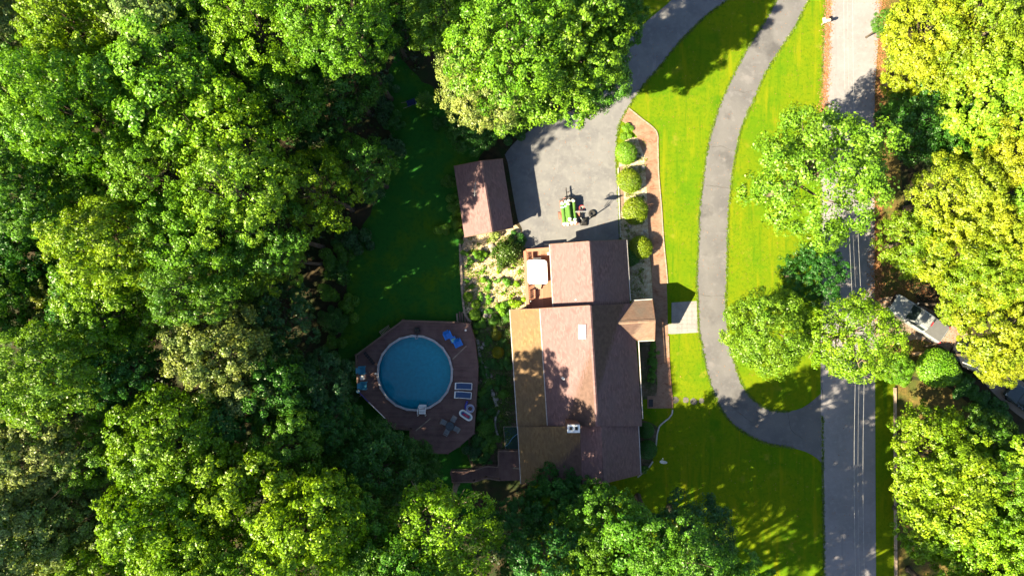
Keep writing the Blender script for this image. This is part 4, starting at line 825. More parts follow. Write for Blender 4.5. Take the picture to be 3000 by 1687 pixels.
# undergrowth of the wood and fallen leaves
rng = np.random.default_rng(77); pts = []
wood_poly = [ZO(*q) for q in ((-200, -200), (1120, -200), (1060, 300), (1000, 420), (860, 560), (760, 760), (760, 950), (860, 1120), (1050, 1240), (1290, 1250), (1560, 1250), (1600, 1660), (-200, 1660))]
n_ = 0
while n_ < 1700:
    q = ZO(rng.uniform(-150, 1600), rng.uniform(-150, 1600))
    if inside(q.x, q.y, wood_poly) and not inside(q.x, q.y, back):
        hgt = rng.uniform(.3, 1.4); m = 16; o = rng.normal(size=(m, 3)) * np.array([.55, .55, .25]) * hgt; o[:, 2] = np.abs(o[:, 2] + hgt * .6) * .9; pts.append(np.array([q.x, q.y, 0]) + o); n_ += 1
pts = np.concatenate(pts); nn = rng.normal(size=pts.shape) * .5 + np.array([0, 0, 1.0])
tag(link('undergrowth', leaf_mesh('undergrowth', pts, nn, .34, rng, 'leaf'), None, (.03, .065, .012)), 'dark leafy undergrowth covering the wood floor', 'undergrowth', kind='stuff')
def scatter(name, fn, n, size, mat, label, cat, z=.03, seed=1):
    rng = np.random.default_rng(seed); p_ = np.array([[*fn(rng)[:2], z + rng.uniform(0, .015)] for _ in range(n)]); return tag(link(name, leaf_mesh(name, p_, rng.normal(size=(n, 3)) * .22 + np.array([0, 0, 1.0]), size, rng, mat, .8)), label, cat, kind='stuff')
def edge_fn(A, B, sig, off):
    def fn(rng):
        t_ = rng.uniform(0, 1); p = Vector(A).lerp(Vector(B), t_); return (p.x + off + rng.normal() * sig, p.y)
    return fn
scatter('fallen_leaves', edge_fn(P(2424, -20), P(2408, 330), .22, .15), 2600, .11, 'deadleaf', 'orange fallen leaves along the lawn side of the road', 'leaves', seed=1)
scatter('fallen_leaves', edge_fn(P(2578, -20), P(2564, 900), .30, .15), 5200, .11, 'deadleaf', 'orange fallen leaves banked along the wooded side of the road', 'leaves', seed=2)
scatter('fallen_leaves', lambda rng: ZD(rng.uniform(640, 1450), rng.uniform(-60, 680)), 3200, .11, 'deadleaf', 'brown fallen leaves scattered over the side driveway mouth', 'leaves', seed=3)
scatter('fallen_leaves', lambda rng: P(rng.uniform(2425, 2560), rng.uniform(-10, 1680)), 420, .08, 'deadleaf', 'few brown leaves scattered across the open road', 'leaves', seed=4)
scatter('straw_wisps', lambda rng: ZA(rng.uniform(225, 740), rng.uniform(780, 1440)), 5200, .16, island('straw_stem', (.30, .20, .10), (.62, .52, .36)), 'pale straw wisps strewn over the sunny garden bed', 'straw', seed=5)
def clump_cover(name, fn, n, m, spread, size, col, label, seed, hgt=.18):
    rng = np.random.default_rng(seed); pts = []
    for _ in range(n):
        q = fn(rng); o = rng.normal(size=(m, 3)) * spread * rng.uniform(.5, 1.5); o[:, 2] = rng.uniform(.02, hgt, m); pts.append(np.array([q[0], q[1], 0]) + o)
    pts = np.concatenate(pts); return tag(link(name, leaf_mesh(name, pts, rng.normal(size=pts.shape) * .5 + np.array([0, 0, 1.0]), size, rng, 'fineleaf'), None, col), label, 'plants', kind='stuff')
clump_cover('ground_cover', lambda rng: ZA(rng.uniform(235, 740), rng.uniform(800, 1440)), 150, 26, .16, .13, (.12, .19, .012), 'low bright sprigs dotted over the straw bed', 11)
clump_cover('ground_cover', lambda rng: ZB(rng.uniform(-90, 190) + 0, rng.uniform(150, 1150)), 420, 30, .22, .13, (.06, .13, .016), 'low green ground cover filling the shaded bed by the house', 12)
clump_cover('flower_sprigs', lambda rng: ZB(rng.uniform(-90, 190), rng.uniform(0, 900)), 60, 8, .12, .10, (.45, .40, .30), 'pale flowering sprigs among the shaded bed shrubs', 13)
clump_cover('ground_cover', lambda rng: ZA(rng.uniform(1575, 1760), rng.uniform(-20, 1320)), 110, 22, .16, .12, (.11, .17, .012), 'low sprigs between the round bushes by the walk', 14)
def along(lines, off):
    pts = [p for L in lines for p in smooth_line(L, .12)]
    def fn(rng):
        p = pts[rng.integers(len(pts))]; return (p.x + rng.normal() * off, p.y + rng.normal() * off)
    return fn
clump_cover('edge_tufts', along([loopL[:-3], loopR[:-3], apR, [P(2419, 0), P(2411, 160), P(2407, 330), P(2405, 700), P(2405, 960)], [P(2409, 1220), P(2411, 1450), P(2414, 1687)]], .05), 5200, 5, .05, .10, (.10, .165, .008), 'ragged grass tufts creeping over the driveway and road edges', 15, .05)
scatter('fallen_leaves', lambda rng: P(rng.uniform(1850, 2410), rng.uniform(0, 1680)), 1500, .075, 'deadleaf', 'few tan fallen leaves scattered over the front lawn and driveway', 'leaves', seed=6)
scatter('fallen_leaves', lambda rng: P(rng.uniform(1480, 1790), rng.uniform(380, 690)), 160, .07, 'deadleaf', 'few brown leaves lying on the garage driveway', 'leaves', seed=9)
re_ = random.Random(8)
for x, y in ((885, 560), (905, 610), (870, 650), (850, 700), (875, 760), (845, 800), (850, 850), (835, 900), (860, 950), (880, 1000), (905, 1040), (940, 480), (960, 430), (985, 370), (1000, 310), (950, 270), (975, 200), (1080, 260), (1110, 310), (860, 600), (830, 660), (815, 740), (820, 800)): bush(ZO(x + re_.uniform(-12, 12), y + re_.uniform(-12, 12)), re_.uniform(.7, 1.4), re_.choice(('deep', 'blue', 'deep', 'green')), 'dark bushy shrub at the edge of the wood along the back lawn', 'shrubs along the wood edge', LUMPY)

# ================================================================ POOL AND DECK
PZ = 1.05                      # pool deck height
pd = thing('pool_deck', 'dark brown many-sided timber deck round the above-ground pool', 'deck', ZC(683, 615))
pc_ = ZC(683, 615, 1.2); PRAD = 3.62; NS = 20
outer = [ZC(*q, PZ) for q in ((195, 775), (175, 465), (575, 170), (1015, 185), (1150, 200), (1190, 330), (1220, 560), (1215, 700), (1200, 900), (1185, 1130), (1060, 1240), (960, 1300), (635, 1300), (640, 1095), (505, 1090), (430, 1000), (290, 870))]
# boards, leaving the pool hole free
bm_ = boards([(p.x, p.y) for p in outer], PZ, R(0)); mb = MB(); keepf = []
for i in range(0, len(bm_.v), 8):
    b8 = bm_.v[i:i + 8]; x0, x1 = min(v.x for v in b8), max(v.x for v in b8); yc = sum(v.y for v in b8) / 8; dy = abs(yc - pc_.y); rad_ = PRAD - .02
    segs = [(x0, x1)]
    if dy < rad_:
        hx = math.sqrt(rad_ ** 2 - dy ** 2); segs = [(x0, min(x1, pc_.x - hx)), (max(x0, pc_.x + hx), x1)]
    for a, b in segs:
        if b - a > .03: mb.box(((a + b) / 2, yc, PZ - .0175 + (i % 5) * .0006), (b - a, .128, .035))
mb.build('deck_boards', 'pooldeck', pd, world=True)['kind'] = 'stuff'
sk_ = MB(); k = len(outer)
for i in range(k): a, b = outer[i], outer[(i + 1) % k]; sk_.bar((a.x, a.y, PZ / 2 - .03), (b.x, b.y, PZ / 2 - .03), .06, PZ - .06)
sk_.build('skirting', 'rail', pd, world=True)
for i in range(k):
    a = outer[i]; MB().box((a.x, a.y, PZ / 2 - .05), (.16, .16, PZ - .1)).build('deck_post', 'rail', pd, world=True)
PR_ = 1.95
def rp(x, y): return ZC(x, y, PR_)
for a, b in (((197, 770), (178, 468)), ((178, 468), (577, 173)), ((577, 173), (1015, 188)), ((502, 1090), (640, 1098)), ((640, 1098), (636, 1230)), ((440, 1010), (502, 1088))):
    rail_run(pd, rp(*a), rp(*b), PZ, PR_ - .2, .16, 'rail', posts=1.6)
for a, b in (((1003, 498), (1120, 385)), ((690, 1105), (815, 1000))):
    MB().bar(ZC(*a, PZ + .012), ZC(*b, PZ + .012), .10, .022).build('seam_board', 'weathered', pd, world=True)
# pool
pool = thing('swimming_pool', 'round above-ground swimming pool with pale segmented rim and blue water', 'pool', (pc_.x, pc_.y, 0))
MB().lathe([(PRAD - .06, 0.0), (PRAD - .06, 1.24)], 60).build('pool_wall', 'poolwall', pool)
MB().lathe([(PRAD - .10, 1.24), (PRAD - .10, .02), (.001, .02)], 60).build('liner', 'liner', pool)
MB().lathe([(PRAD - .105, 1.08), (.001, 1.08)], 60).build('water', 'water', pool)
for i in range(NS):
    a, b = 2 * math.pi * i / NS + .1, 2 * math.pi * (i + 1) / NS + .1; f = lambda q, r_, z: Vector((r_ * math.cos(q), r_ * math.sin(q), z))
    s_ = .007; MB().loft([[f(q, PRAD - .13, 1.245), f(q, PRAD + .08, 1.245), f(q, PRAD + .07, 1.275), f(q, PRAD - .12, 1.275)] for q in (a + s_, b - s_)]).build('coping', 'coping', pool)
    q = a; MB().box((PRAD * math.cos(q) * .993, PRAD * math.sin(q) * .993, 1.27), (.24, .13, .035), q).build('coping_cap', 'gutter', pool)
sk2 = ZC(698, 315, 1.2) - Vector((pc_.x, pc_.y, 0)); MB().torus((sk2.x, sk2.y, 1.30), .12, .03, 18, 8).build('skimmer_ring', 'coping', pool, smooth=True)
# step ladder over the rim
ld = thing('pool_ladder', 'pale plastic A-frame ladder with treads over the pool rim', 'ladder', ZC(740, 925, 0) * (1) )
lx, ly = ld.location.x, ld.location.y
l0 = ZC(740, 950, 1.8)
for s in (-1, 1):
    x = l0.x + s * .36
    MB().tube([(x, l0.y - .35, PZ + .02), (x, l0.y - .3, 1.95), (x, l0.y - .1, 2.15), (x, l0.y + .25, 2.1), (x, l0.y + .45, 1.5), (x, l0.y + .7, .3)], .035, 8).build('side_rail', 'whiteplastic', ld, world=True, smooth=True)
for kk in range(4):
    MB().box((l0.x, l0.y - .12 + kk * .22, 1.42 - kk * .10), (.68, .20, .05)).build('tread', 'whiteplastic', ld, world=True)
ld_ = ld
# pump box and other deck things
pb = ZC(705, 252, PZ); pp = thing('pool_pump', 'black pump and filter box on the deck at the pool rim', 'pump', pb)
MB().box((0, 0, .2), (.5, .55, .36)).build('housing', 'black', pp, bevel=.04); MB().lathe([(.001, .62), (.16, .6), (.18, .4), (.18, .3)], 14, (.05, .05, 0)).build('filter', 'black', pp, smooth=True)
MB().tube([(0, -.25, .3), (0, -.5, .25), (-.05, -.7, .2)], .035, 8).build('pipe', 'rubber', pp)
for q, lab in ((ZC(1113, 253, 1.6), 'white globe lamp on the pool deck beside the blue chairs'), (ZC(345, 622, 1.6), 'white globe lamp at the pool rim near the teal chairs')): post_lamp(q, PZ, lab, .11, .35)
def armchair(name, label, mat, p, rz, group, s=1.0):
    """moulded slatted garden armchair, seat facing +y"""
    c = thing(name, label, 'chair', p, rz, group)
    for k in range(5): MB().box((0, -.20 + k * .1, .36 + k * .012), (.50 * s, .088, .03)).build('seat_slat', mat, c)
    for k in range(5):
        x = (-.2 + k * .1) * s; MB().bar((x, -.26, .36), (x * 1.1, -.56, .98 - abs(k - 2) * .035), .088, .03, up=(0, 1, 0)).build('back_slat', mat, c)
    for s_ in (-1, 1):
        MB().box((s_ * .33 * s, -.08, .56), (.14, .66, .03)).build('armrest', mat, c, bevel=.012); MB().box((s_ * .33 * s, .2, .27), (.06, .09, .54)).build('leg', mat, c)
        MB().bar((s_ * .3 * s, .22, .34), (s_ * .3 * s, -.5, .02), .05, .12).build('leg', mat, c); MB().box((s_ * .33 * s, -.34, .46), (.05, .07, .2)).build('arm_post', mat, c)
    return c
def side_table(label, mat, p, rz, sz=.5, h=.45):
    c = thing('side_table', label, 'table', p, rz)
    for k in range(4): MB().box((0, -sz / 2 + (k + .5) * sz / 4, h), (sz, sz / 4 - .015, .03)).build('top_slat', mat, c)
    for x in (-1, 1):
        for y in (-1, 1): MB().box((x * sz * .4, y * sz * .4, h / 2 - .01), (.05, .05, h - .02)).build('leg', mat, c)
    return c
BL = 'bright blue slatted armchair on the pool deck beside the blue table'
armchair('armchair', BL, 'bluechair', ZC(968, 300, PZ), R(205), 'blue pool chairs'); armchair('armchair', BL, 'bluechair', ZC(1055, 368, PZ), R(205), 'blue pool chairs')
tb_ = side_table('small blue table with pale green top between the blue armchairs', 'bluechair', ZC(1012, 330, PZ), R(205), .55)
MB().box((0, .06, .475), (.4, .3, .02)).build('tray', plain('mint_tray', (.2, .5, .42)), tb_)
TL = 'teal slatted armchair by the deck rail beside the small white table'
armchair('armchair', TL, 'tealchair', ZC(248, 587, PZ), R(-88), 'teal pool chairs'); armchair('armchair', TL, 'tealchair', ZC(260, 717, PZ), R(-92), 'teal pool chairs')
side_table('small white square table between the teal armchairs', 'whiteplastic', ZC(243, 650, PZ), R(4), .42)
def lounger(p, rz):
    c = thing('sun_lounger', 'white framed sun lounger with dark blue mesh on the pool deck', 'sun lounger', p, rz, 'sun loungers by the pool'); L, Wd = 1.5, .6
    ring = lambda z, g_: [Vector((x, y, z)) for x, y in ((-L / 2 - g_, -Wd / 2 - g_), (L / 2 + g_, -Wd / 2 - g_), (L / 2 + g_, Wd / 2 + g_), (-L / 2 - g_, Wd / 2 + g_))]
    for s in (-1, 1): MB().tube([(-L / 2, s * Wd / 2, .62), (-L / 6, s * Wd / 2, .36), (L / 2, s * Wd / 2, .34)], .035, 8).build('side_rail', 'whiteplastic', c)
    MB().bar((-L / 2 - .03, -Wd / 2 - .03, .63), (-L / 2 - .03, Wd / 2 + .03, .63), .12, .06).build('head_bar', 'whiteplastic', c); MB().bar((L / 2 + .02, -Wd / 2, .35), (L / 2 + .02, Wd / 2, .35), .06, .05).build('foot_bar', 'whiteplastic', c)
    for i in range(12):
        x0, x1 = -L / 2 + .06 + i * (L - .09) / 12, -L / 2 + .06 + (i + 1) * (L - .09) / 12 - .012; zf = lambda x: .36 + max(0, (-L / 6 - x)) / (L / 3) * .26
        MB().bar((x0, 0, zf(x0) + .01), (x1, 0, zf(x1) + .01), Wd - .06, .015).build('mesh_strip', 'navy', c)
    for x in (-.5, .5):
        for s in (-1, 1): MB().box((x, s * .26, .175), (.05, .05, .35)).build('leg', 'whiteplastic', c)
lounger(ZC(1100, 722, PZ), R(-3)); lounger(ZC(1095, 797, PZ), R(-5))
# swim rings and floats
rg = thing('swim_ring', 'grey-white inflatable swim ring lying on the pool deck', 'swim ring', ZC(1152, 915, PZ + .02)); MB().torus((0, 0, .12), .32, .115, 28, 12).build('tube', 'floatgrey', rg, smooth=True); MB().torus((0, 0, .235), .3, .02, 28, 6).build('seam', 'floatblue', rg, smooth=True)
rg = thing('swim_ring', 'dark blue inflatable tube under the grey swim ring on the deck', 'swim ring', ZC(1120, 885, PZ + .02)); MB().tube([(-.08, -.38, .11), (-.05, 0, .12), (.1, .36, .11)], [.10, .115, .09], 12).build('tube', 'floatblue', rg, smooth=True); MB().box((.0, 0, .235), (.02, .5, .01)).build('seam', 'floatgrey', rg)
fl = thing('pool_float', 'white inflatable lounger float with red and teal middle on the deck', 'pool float', ZC(1115, 972, PZ + .01), R(-33))
def stadium(L, w, z, n=10): return [Vector((L / 2 - w / 2 + w / 2 * math.cos(R(-90 + 180 * k / n)), w / 2 * math.sin(R(-90 + 180 * k / n)), z)) for k in range(n + 1)] + [Vector((-L / 2 + w / 2 + w / 2 * math.cos(R(90 + 180 * k / n)), w / 2 * math.sin(R(90 + 180 * k / n)), z)) for k in range(n + 1)]
MB().loft([stadium(1.35, .66, .02), stadium(1.45, .74, .10), stadium(1.35, .64, .19), stadium(1.15, .46, .17), stadium(1.1, .42, .09)], cap=False).build('rim_tube', 'whiteplastic', fl, smooth=True)
MB().loft([stadium(1.1, .42, .06), stadium(1.08, .40, .11)]).build('base_sheet', 'floatteal', fl)
for s, mt in ((.07, 'floatred'), (-.07, 'floatred')): MB().tube([(-.42, s, .13), (.42, s, .13)], .06, 8).build('rib', mt, fl, smooth=True)
MB().tube([(-.4, .0, .15), (-.25, .12, .15)], .06, 8).build('pillow', 'floatblue', fl)
# table with four chairs
tc = ZC(985, 1055, PZ); tt = thing('patio_table', 'dark round patio table between four grey chairs on the deck', 'table', tc)
MB().lathe([(.001, .74), (.40, .74), (.42, .72), (.40, .70), (.001, .70)], 24).build('top', 'slate', tt); MB().tube([(0, 0, 0), (0, 0, .7)], .05, 10).build('leg', 'black', tt); MB().lathe([(.26, 0), (.24, .05), (.05, .08)], 16).build('base', 'black', tt)
MB().lathe([(.001, .86), (.07, .85), (.08, .75)], 10).build('umbrella_ring', 'slate', tt)
for a in (62, 152, 242, 332):
    q = tc + Vector((math.cos(R(a)), math.sin(R(a)), 0)) * .68; c = thing('patio_chair', 'grey cushioned patio chair drawn up to the dark round table', 'chair', q, R(a + 90), 'chairs round the patio table')
    MB().box((0, 0, .42), (.48, .5, .07)).build('seat', 'cushion', c, bevel=.02); MB().box((0, -.29, .66), (.46, .06, .5), 0, R(-14)).build('backrest', 'cushion', c, bevel=.02)
    for x in (-1, 1):
        for y in (-1, 1): MB().box((x * .21, y * .21, .2), (.035, .035, .4)).build('leg', 'black', c)
# dark slatted steps on the deck
dsx = thing('deck_steps', 'black slatted bench set across the deck corner by the teal chairs', 'bench', ZC(300, 487, PZ), R(-50))
for k in range(6): MB().box((-.62 + k * .25, 0, .3), (.22, .3, .03)).build('slat', 'black', dsx)
for x in (-.6, .6):
    for y in (-.1, .1): MB().box((x, y, .14), (.05, .05, .29)).build('leg', 'black', dsx)
# rack leaning outside the deck
rk = thing('wooden_stair', 'small grey slatted wooden stair against the pool deck side', 'stair', ZC(440, 250, 0), R(36))
for k in range(8): MB().box((-.48 + k * .14, 0, .85 - .02 * k), (.05, .42, .03)).build('tread', 'weathered', rk)
for s in (-1, 1): MB().bar((-.55, s * .2, .84), (.55, s * .2, .68), .03, .06).build('stringer', 'weathered', rk); MB().box((-.5, s * .2, .41), (.04, .04, .82)).build('leg', 'weathered', rk); MB().box((.5, s * .2, .34), (.04, .04, .68)).build('leg', 'weathered', rk)
# pole with net along the rail
pv = MB().tube([ZC(200, 772, 1.85), ZC(430, 1000, 1.85)], .03, 8); po = thing('pool_net', 'pool skimmer net on a long blue and white pole along the deck edge', 'pool net', ZC(315, 885, 0))
MB().tube([ZC(210, 782, 1.85), ZC(290, 862, 1.85)], .032, 8).build('pole', 'floatblue', po, world=True); MB().tube([ZC(290, 862, 1.85), ZC(430, 1000, 1.85)], .032, 8).build('pole', 'whiteplastic', po, world=True)
MB().torus(ZC(200, 772, 1.85), .16, .022, 18, 6).build('hoop', 'floatteal', po, world=True); MB().lathe([(.15, 0), (.10, -.08), (.001, -.12)], 16, ZC(200, 772, 1.85)).build('net', 'net', po, world=True)
for q in (ZC(230, 800), ZC(420, 990)): MB().box((q.x * .985, q.y * .985, .92), (.06, .06, 1.84)).build('bracket_post', 'rail', po, world=True)
# timbers stacked at the deck corner
for k, (x, y0, y1) in enumerate(((1040, 110, 190), (1062, 95, 185), (1082, 100, 190), (1105, 108, 186), (1125, 115, 192))):
    grounded('timber', MB().bar(ZC(x, y0, .1), ZC(x + 6, y1, .1), .16, .16), 'weathered' if k == 0 else 'rail', 'old timber lying in a row at the pool deck corner' if k else 'grey weathered timber beside the row of dark timbers', 'timber', 'timbers at the deck corner' if k else None)
kerb('retaining_timber', [ZA(197, 850), ZA(205, 1050), ZA(215, 1250), ZA(240, 1449), ZC(1160, 180)], .22, .25, 'weathered', 'weathered timber wall between back lawn and straw bed', 'timber wall')
kerb('rock_border', [ZC(1215, 330), ZC(1245, 520), ZC(1280, 560), ZC(1310, 700), ZC(1350, 800), ZC(1375, 900)], .25, .14, 'rock', 'rough rock border winding through the shaded bed', 'rock border')
kerb('stone_ring', [ZC(1400, 930), ZC(1370, 980), ZC(1365, 1060), ZC(1380, 1120), ZC(1400, 1170)], .18, .16, 'rock', 'curved stone border beside the green tarp', 'stone border')
rr = random.Random(19)
def rock(p, s):
    mb = MB(); n = 7; rings = []
    for z, f in ((0, .85), (.35, 1), (.65, .75), (.8, .3)): rings.append([Vector((p.x + s * f * rr.uniform(.8, 1.15) * math.cos(6.283 * k / n), p.y + s * f * rr.uniform(.8, 1.15) * math.sin(6.283 * k / n), z * s)) for k in range(n)])
    grounded('rock', mb.loft(rings), 'rock', 'rough grey rock in the planted beds around the house', 'rock', 'rocks in the planted beds')
for f, x, y, s in ((ZC, 1345, 790, .25), (ZC, 1380, 835, .2), (ZC, 1275, 370, .25), (ZC, 1290, 120, .25), (ZH, 480, 200, .35), (ZH, 410, 240, .25), (ZH, 500, 270, .3), (ZH, 400, 1170, .3), (ZH, 480, 1190, .25), (ZC, 1300, 560, .25), (ZA, 1750, 205, .25), (ZA, 1735, 110, .22), (ZA, 1640, 705, .2), (ZA, 1765, 745, .2), (ZC, 1250, 400, .22), (ZC, 1330, 640, .2), (ZC, 1290, 690, .2)): rock(f(x, y), s)
# stair deck at the house corner by the trees
sd = thing('stair_deck', 'shaded dark timber landing with boardwalk beside the tan roof', 'deck', ZS(1400, 470))
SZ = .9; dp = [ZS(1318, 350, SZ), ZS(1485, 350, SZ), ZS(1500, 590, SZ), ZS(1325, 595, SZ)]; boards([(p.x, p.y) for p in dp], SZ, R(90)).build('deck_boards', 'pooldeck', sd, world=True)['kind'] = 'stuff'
MB().prism([(p.x, p.y) for p in dp], .02, SZ - .06).build('deck_frame', 'rail', sd, world=True)
rail_run(sd, ZS(1316, 348, 1.8), ZS(1483, 348, 1.8), SZ, 1.75, .14, 'rail'); rail_run(sd, ZS(1316, 352, 1.8), ZS(1318, 478, 1.8), SZ, 1.75, .14, 'rail')
wp = [ZS(915, 520, .5), ZS(1110, 512, .5), ZS(1210, 478, .5), ZS(1320, 480, .5), ZS(1322, 590, .5), ZS(1210, 575, .5), ZS(1110, 605, .5), ZS(925, 608, .5)]
boards([(p.x, p.y) for p in wp], .5, R(90), length=2).build('boardwalk_boards', 'pooldeck', sd, world=True)['kind'] = 'stuff'
MB().prism([(p.x, p.y) for p in wp], .02, .44).build('boardwalk_frame', 'rail', sd, world=True)
for a, b in (((918, 520), (1110, 510)), ((1110, 510), (1212, 476)), ((1212, 476), (1316, 480)), ((930, 608), (1110, 606)), ((1110, 606), (1212, 575)), ((1212, 575), (1330, 592))): rail_run(sd, ZS(*a, 1.4), ZS(*b, 1.4), .5, 1.35, .12, 'rail')
MB().bar(ZS(1440, 488, 1.2), ZS(1492, 492, 1.2), .14, .04).build('shelf', 'weathered', sd, world=True)
# tarp pool with hose
tq = [ZS(1360, 140), ZS(1470, 138), ZS(1480, 325), ZS(1375, 325)]; tp = thing('tarp_pit', 'dark green tarp spread over a pit with pale edging by the tan roof', 'tarp', (sum(tq, Vector()) / 4))
MB().prism([(p.x, p.y) for p in tq], .02, .12).build('tarp', 'tarp', tp, world=True); MB().bar(tq[0] + Vector((0, 0, .13)), tq[3] + Vector((0, 0, .13)), .07, .06).build('edge_board', 'weathered', tp, world=True); MB().bar(tq[0] + Vector((0, 0, .13)), tq[1] + Vector((0, 0, .13)), .06, .05).build('edge_board', 'weathered', tp, world=True)
grounded('garden_hose', MB().tube(smooth_line([ZS(1378, 305, .16), ZS(1405, 280, .16), ZS(1425, 250, .16), ZS(1450, 222, .16), ZS(1478, 200, .16)], .2), .035, 8), 'hose', 'light blue hose trailing across the dark green tarp', 'hose')
# deck posts under the trees at the gable end
for x in (2240, ): grounded('timber_post', MB().bar(ZS(2238, 615, .1), ZS(2258, 740, .1), .18, .18), 'weathered', 'weathered timber on the ground at the house gable end', 'timber')

# ================================================================ DRIVEWAY THINGS
# trailer with green rolls
tr = thing('utility_trailer', 'small flat trailer with dark drawbar carrying green rolls on the driveway', 'trailer', ZT(590, 860), R(6.5))
MB().box((0, 0, .5), (1.55, 2.5, .06)).build('bed', 'rust', tr)
for s in (-1, 1):
    MB().box((s * .76, 0, .57), (.05, 2.5, .10)).build('side_rail', 'rust', tr)
    wh = MB().lathe([(.10, -.09), (.26, -.09), (.29, -.05), (.29, .05), (.26, .09), (.10, .09)], 20); 
    for i, v in enumerate(wh.v): wh.v[i] = Vector((v.z + s * .93, v.x - .15, v.y + .29))
    w_ = wh.build('wheel', 'rubber', tr); hb = MB().lathe([(.001, -.07), (.15, -.07), (.15, .07), (.001, .07)], 14)
    for i, v in enumerate(hb.v): hb.v[i] = Vector((v.z + s * .93, v.x - .15, v.y + .29))
    hb.build('hub', 'steel', w_)
    MB().loft([[Vector((s * .82, -.15 + .36 * math.cos(q), .30 + .36 * math.sin(q))), Vector((s * 1.05, -.15 + .36 * math.cos(q), .30 + .36 * math.sin(q))), Vector((s * 1.05, -.15 + .38 * math.cos(q), .30 + .38 * math.sin(q))), Vector((s * .82, -.15 + .38 * math.cos(q), .30 + .38 * math.sin(q)))] for q in [R(a) for a in range(0, 181, 20)]]).build('mudguard', 'rust', tr)
MB().bar((0, 1.2, .48), (.0, 2.35, .46), .09, .09).bar((-.62, 1.22, .48), (0, 1.7, .47), .06, .07).bar((.62, 1.22, .48), (0, 1.7, .47), .06, .07).build('drawbar', 'black', tr)
MB().tube([(0, 2.3, .46), (0, 2.45, .48)], .06, 8).build('coupling', 'black', tr); MB().tube([(.02, 2.0, .02), (.02, 2.0, .75)], .03, 8).build('jack_stand', 'black', tr); MB().box((0, 1.36, .62), (1.5, .06, .14)).build('headboard', 'black', tr)
MB().box((-.35, 1.42, .66), (.4, .05, .06), R(20)).build('lamp_bracket', 'rust', tr)
def roll(x, y0, y1, z, r_, lab):
    c = thing('green_roll', lab, 'roll', tr.matrix_basis @ Vector((x, 0, z)), R(6.5 + rnd.uniform(-1.5, 1.5)), 'green rolls on the trailer')
    rr2 = random.Random(int(x * 100)); n = 14; mb = MB(); pts = [(rr2.uniform(-.02, .02), y0 + (y1 - y0) * k / n, rr2.uniform(-.012, .012)) for k in range(n + 1)]; mb.tube(pts, [r_ * rr2.uniform(.95, 1.05) for _ in range(n + 1)], 14); mb.build('wrap', 'turf', c, smooth=True)
    for y, s in ((y1, 1), (y0, -1)):
        e_ = MB(); e_.tube([(0, y - s * .05, 0), (.02, y + s * .08, .01), (-.03, y + s * .2, -.01), (.02, y + s * .28, -.03)], [r_ * 1.02, r_ * 1.0, r_ * .8, r_ * .35], 12); e_.build('sack_end', 'canvas', c, smooth=True)
    return c
RL = 'green wrapped roll with white sack ends lying on the trailer'
for x, y0, y1, z, b_ in ((-.55, -.95, .85, .72, .55), (-.2, -1.0, .95, .74, .62), (.15, -.95, 1.02, .74, -9), (.52, -.92, .98, .72, -.72), (-.02, -.6, .7, 1.0, -9)):
    c = roll(x, y0, y1, z, .19, RL)
    if b_ > -5:
        MB().tube([(0, b_ - .05, 0), (0, b_ + .05, 0)], .205, 14).build('band', 'canvas', c)
        for s in (-1, 1): MB().tube([(0, b_ + s * .06, 0), (0, b_ + s * .085, 0)], .204, 14).build('band_edge', 'strapteal', c)
# basketball hoop
rim = ZT(945, 715, 3.05); hb = thing('basketball_hoop', 'portable basketball hoop with red rim standing beside the trailer', 'basketball hoop', ZT(1000, 1095))
by = ZT(0, 822, 3.3).y; bx = rim.x - .06; bs = base_of(hb)
MB().box((bx, by, 3.33), (1.05, .035, .72)).build('backboard', plain('board_grey', (.35, .36, .37), .35), hb, world=True)
for s in (-1, 1): MB().box((bx + s * .54, by, 3.33), (.03, .045, .76)).build('board_frame', 'steel', hb, world=True); MB().box((bx, by, 3.33 + s * .37), (1.05, .045, .03)).build('board_frame', 'steel', hb, world=True)
MB().torus(rim, .235, .022, 28, 8).build('rim', 'rimred', hb, world=True, smooth=True); MB().box((rim.x, (rim.y - .235 + by) / 2, 3.04), (.22, abs(rim.y - .235 - by), .05)).build('rim_bracket', 'rimred', hb, world=True)
nm = MB()
for k in range(12):
    a = 6.283 * k / 12
    for s in (-1, 1): nm.tube([rim + Vector((.225 * math.cos(a), .225 * math.sin(a), -.02)), rim + Vector((.15 * math.cos(a + s * .4), .15 * math.sin(a + s * .4), -.2)), rim + Vector((.11 * math.cos(a + s * .8), .11 * math.sin(a + s * .8), -.4))], .008, 4, False)
nm.build('net', 'net', hb, world=True)
ptop = Vector((bx, by - .55, 2.95)); MB().tube([Vector((bs.x, bs.y, .3)), ptop], [.06, .05], 10).build('pole', 'steel', hb, world=True, smooth=True)
for z0, z1 in ((2.9, 3.5), (2.6, 3.1)):
    for s in (-1, 1): MB().bar((ptop.x + s * .06, ptop.y + .05, z0 - .1), (bx + s * .12, by - .02, z1), .035, .035).build('arm', 'black', hb, world=True)
MB().loft([[Vector((bs.x + x * f, bs.y + .1 + y * f, z)) for x, y in ((-.36, -.45), (.36, -.45), (.40, .35), (-.40, .35))] for z, f in ((.01, 1), (.16, .95), (.3, .6))]).build('base_tank', 'black', hb, world=True, bevel=.03)
MB().bar((bs.x, bs.y + .35, .3), (bs.x, bs.y + .08, 1.2), .04, .04).build('strut', 'black', hb, world=True)
ty = thing('loose_tyre', 'black tyre lying flat on the driveway by the hoop', 'tyre', ZT(1220, 872)); MB().lathe([(.11, .02), (.30, 0), (.36, .04), (.37, .11), (.36, .18), (.30, .22), (.14, .2), (.11, .16)], 32, closed=True).build('tread', 'rubber', ty, smooth=True); MB().torus((0, 0, .205), .24, .012, 30, 6).build('sidewall_bead', 'black', ty, smooth=True)
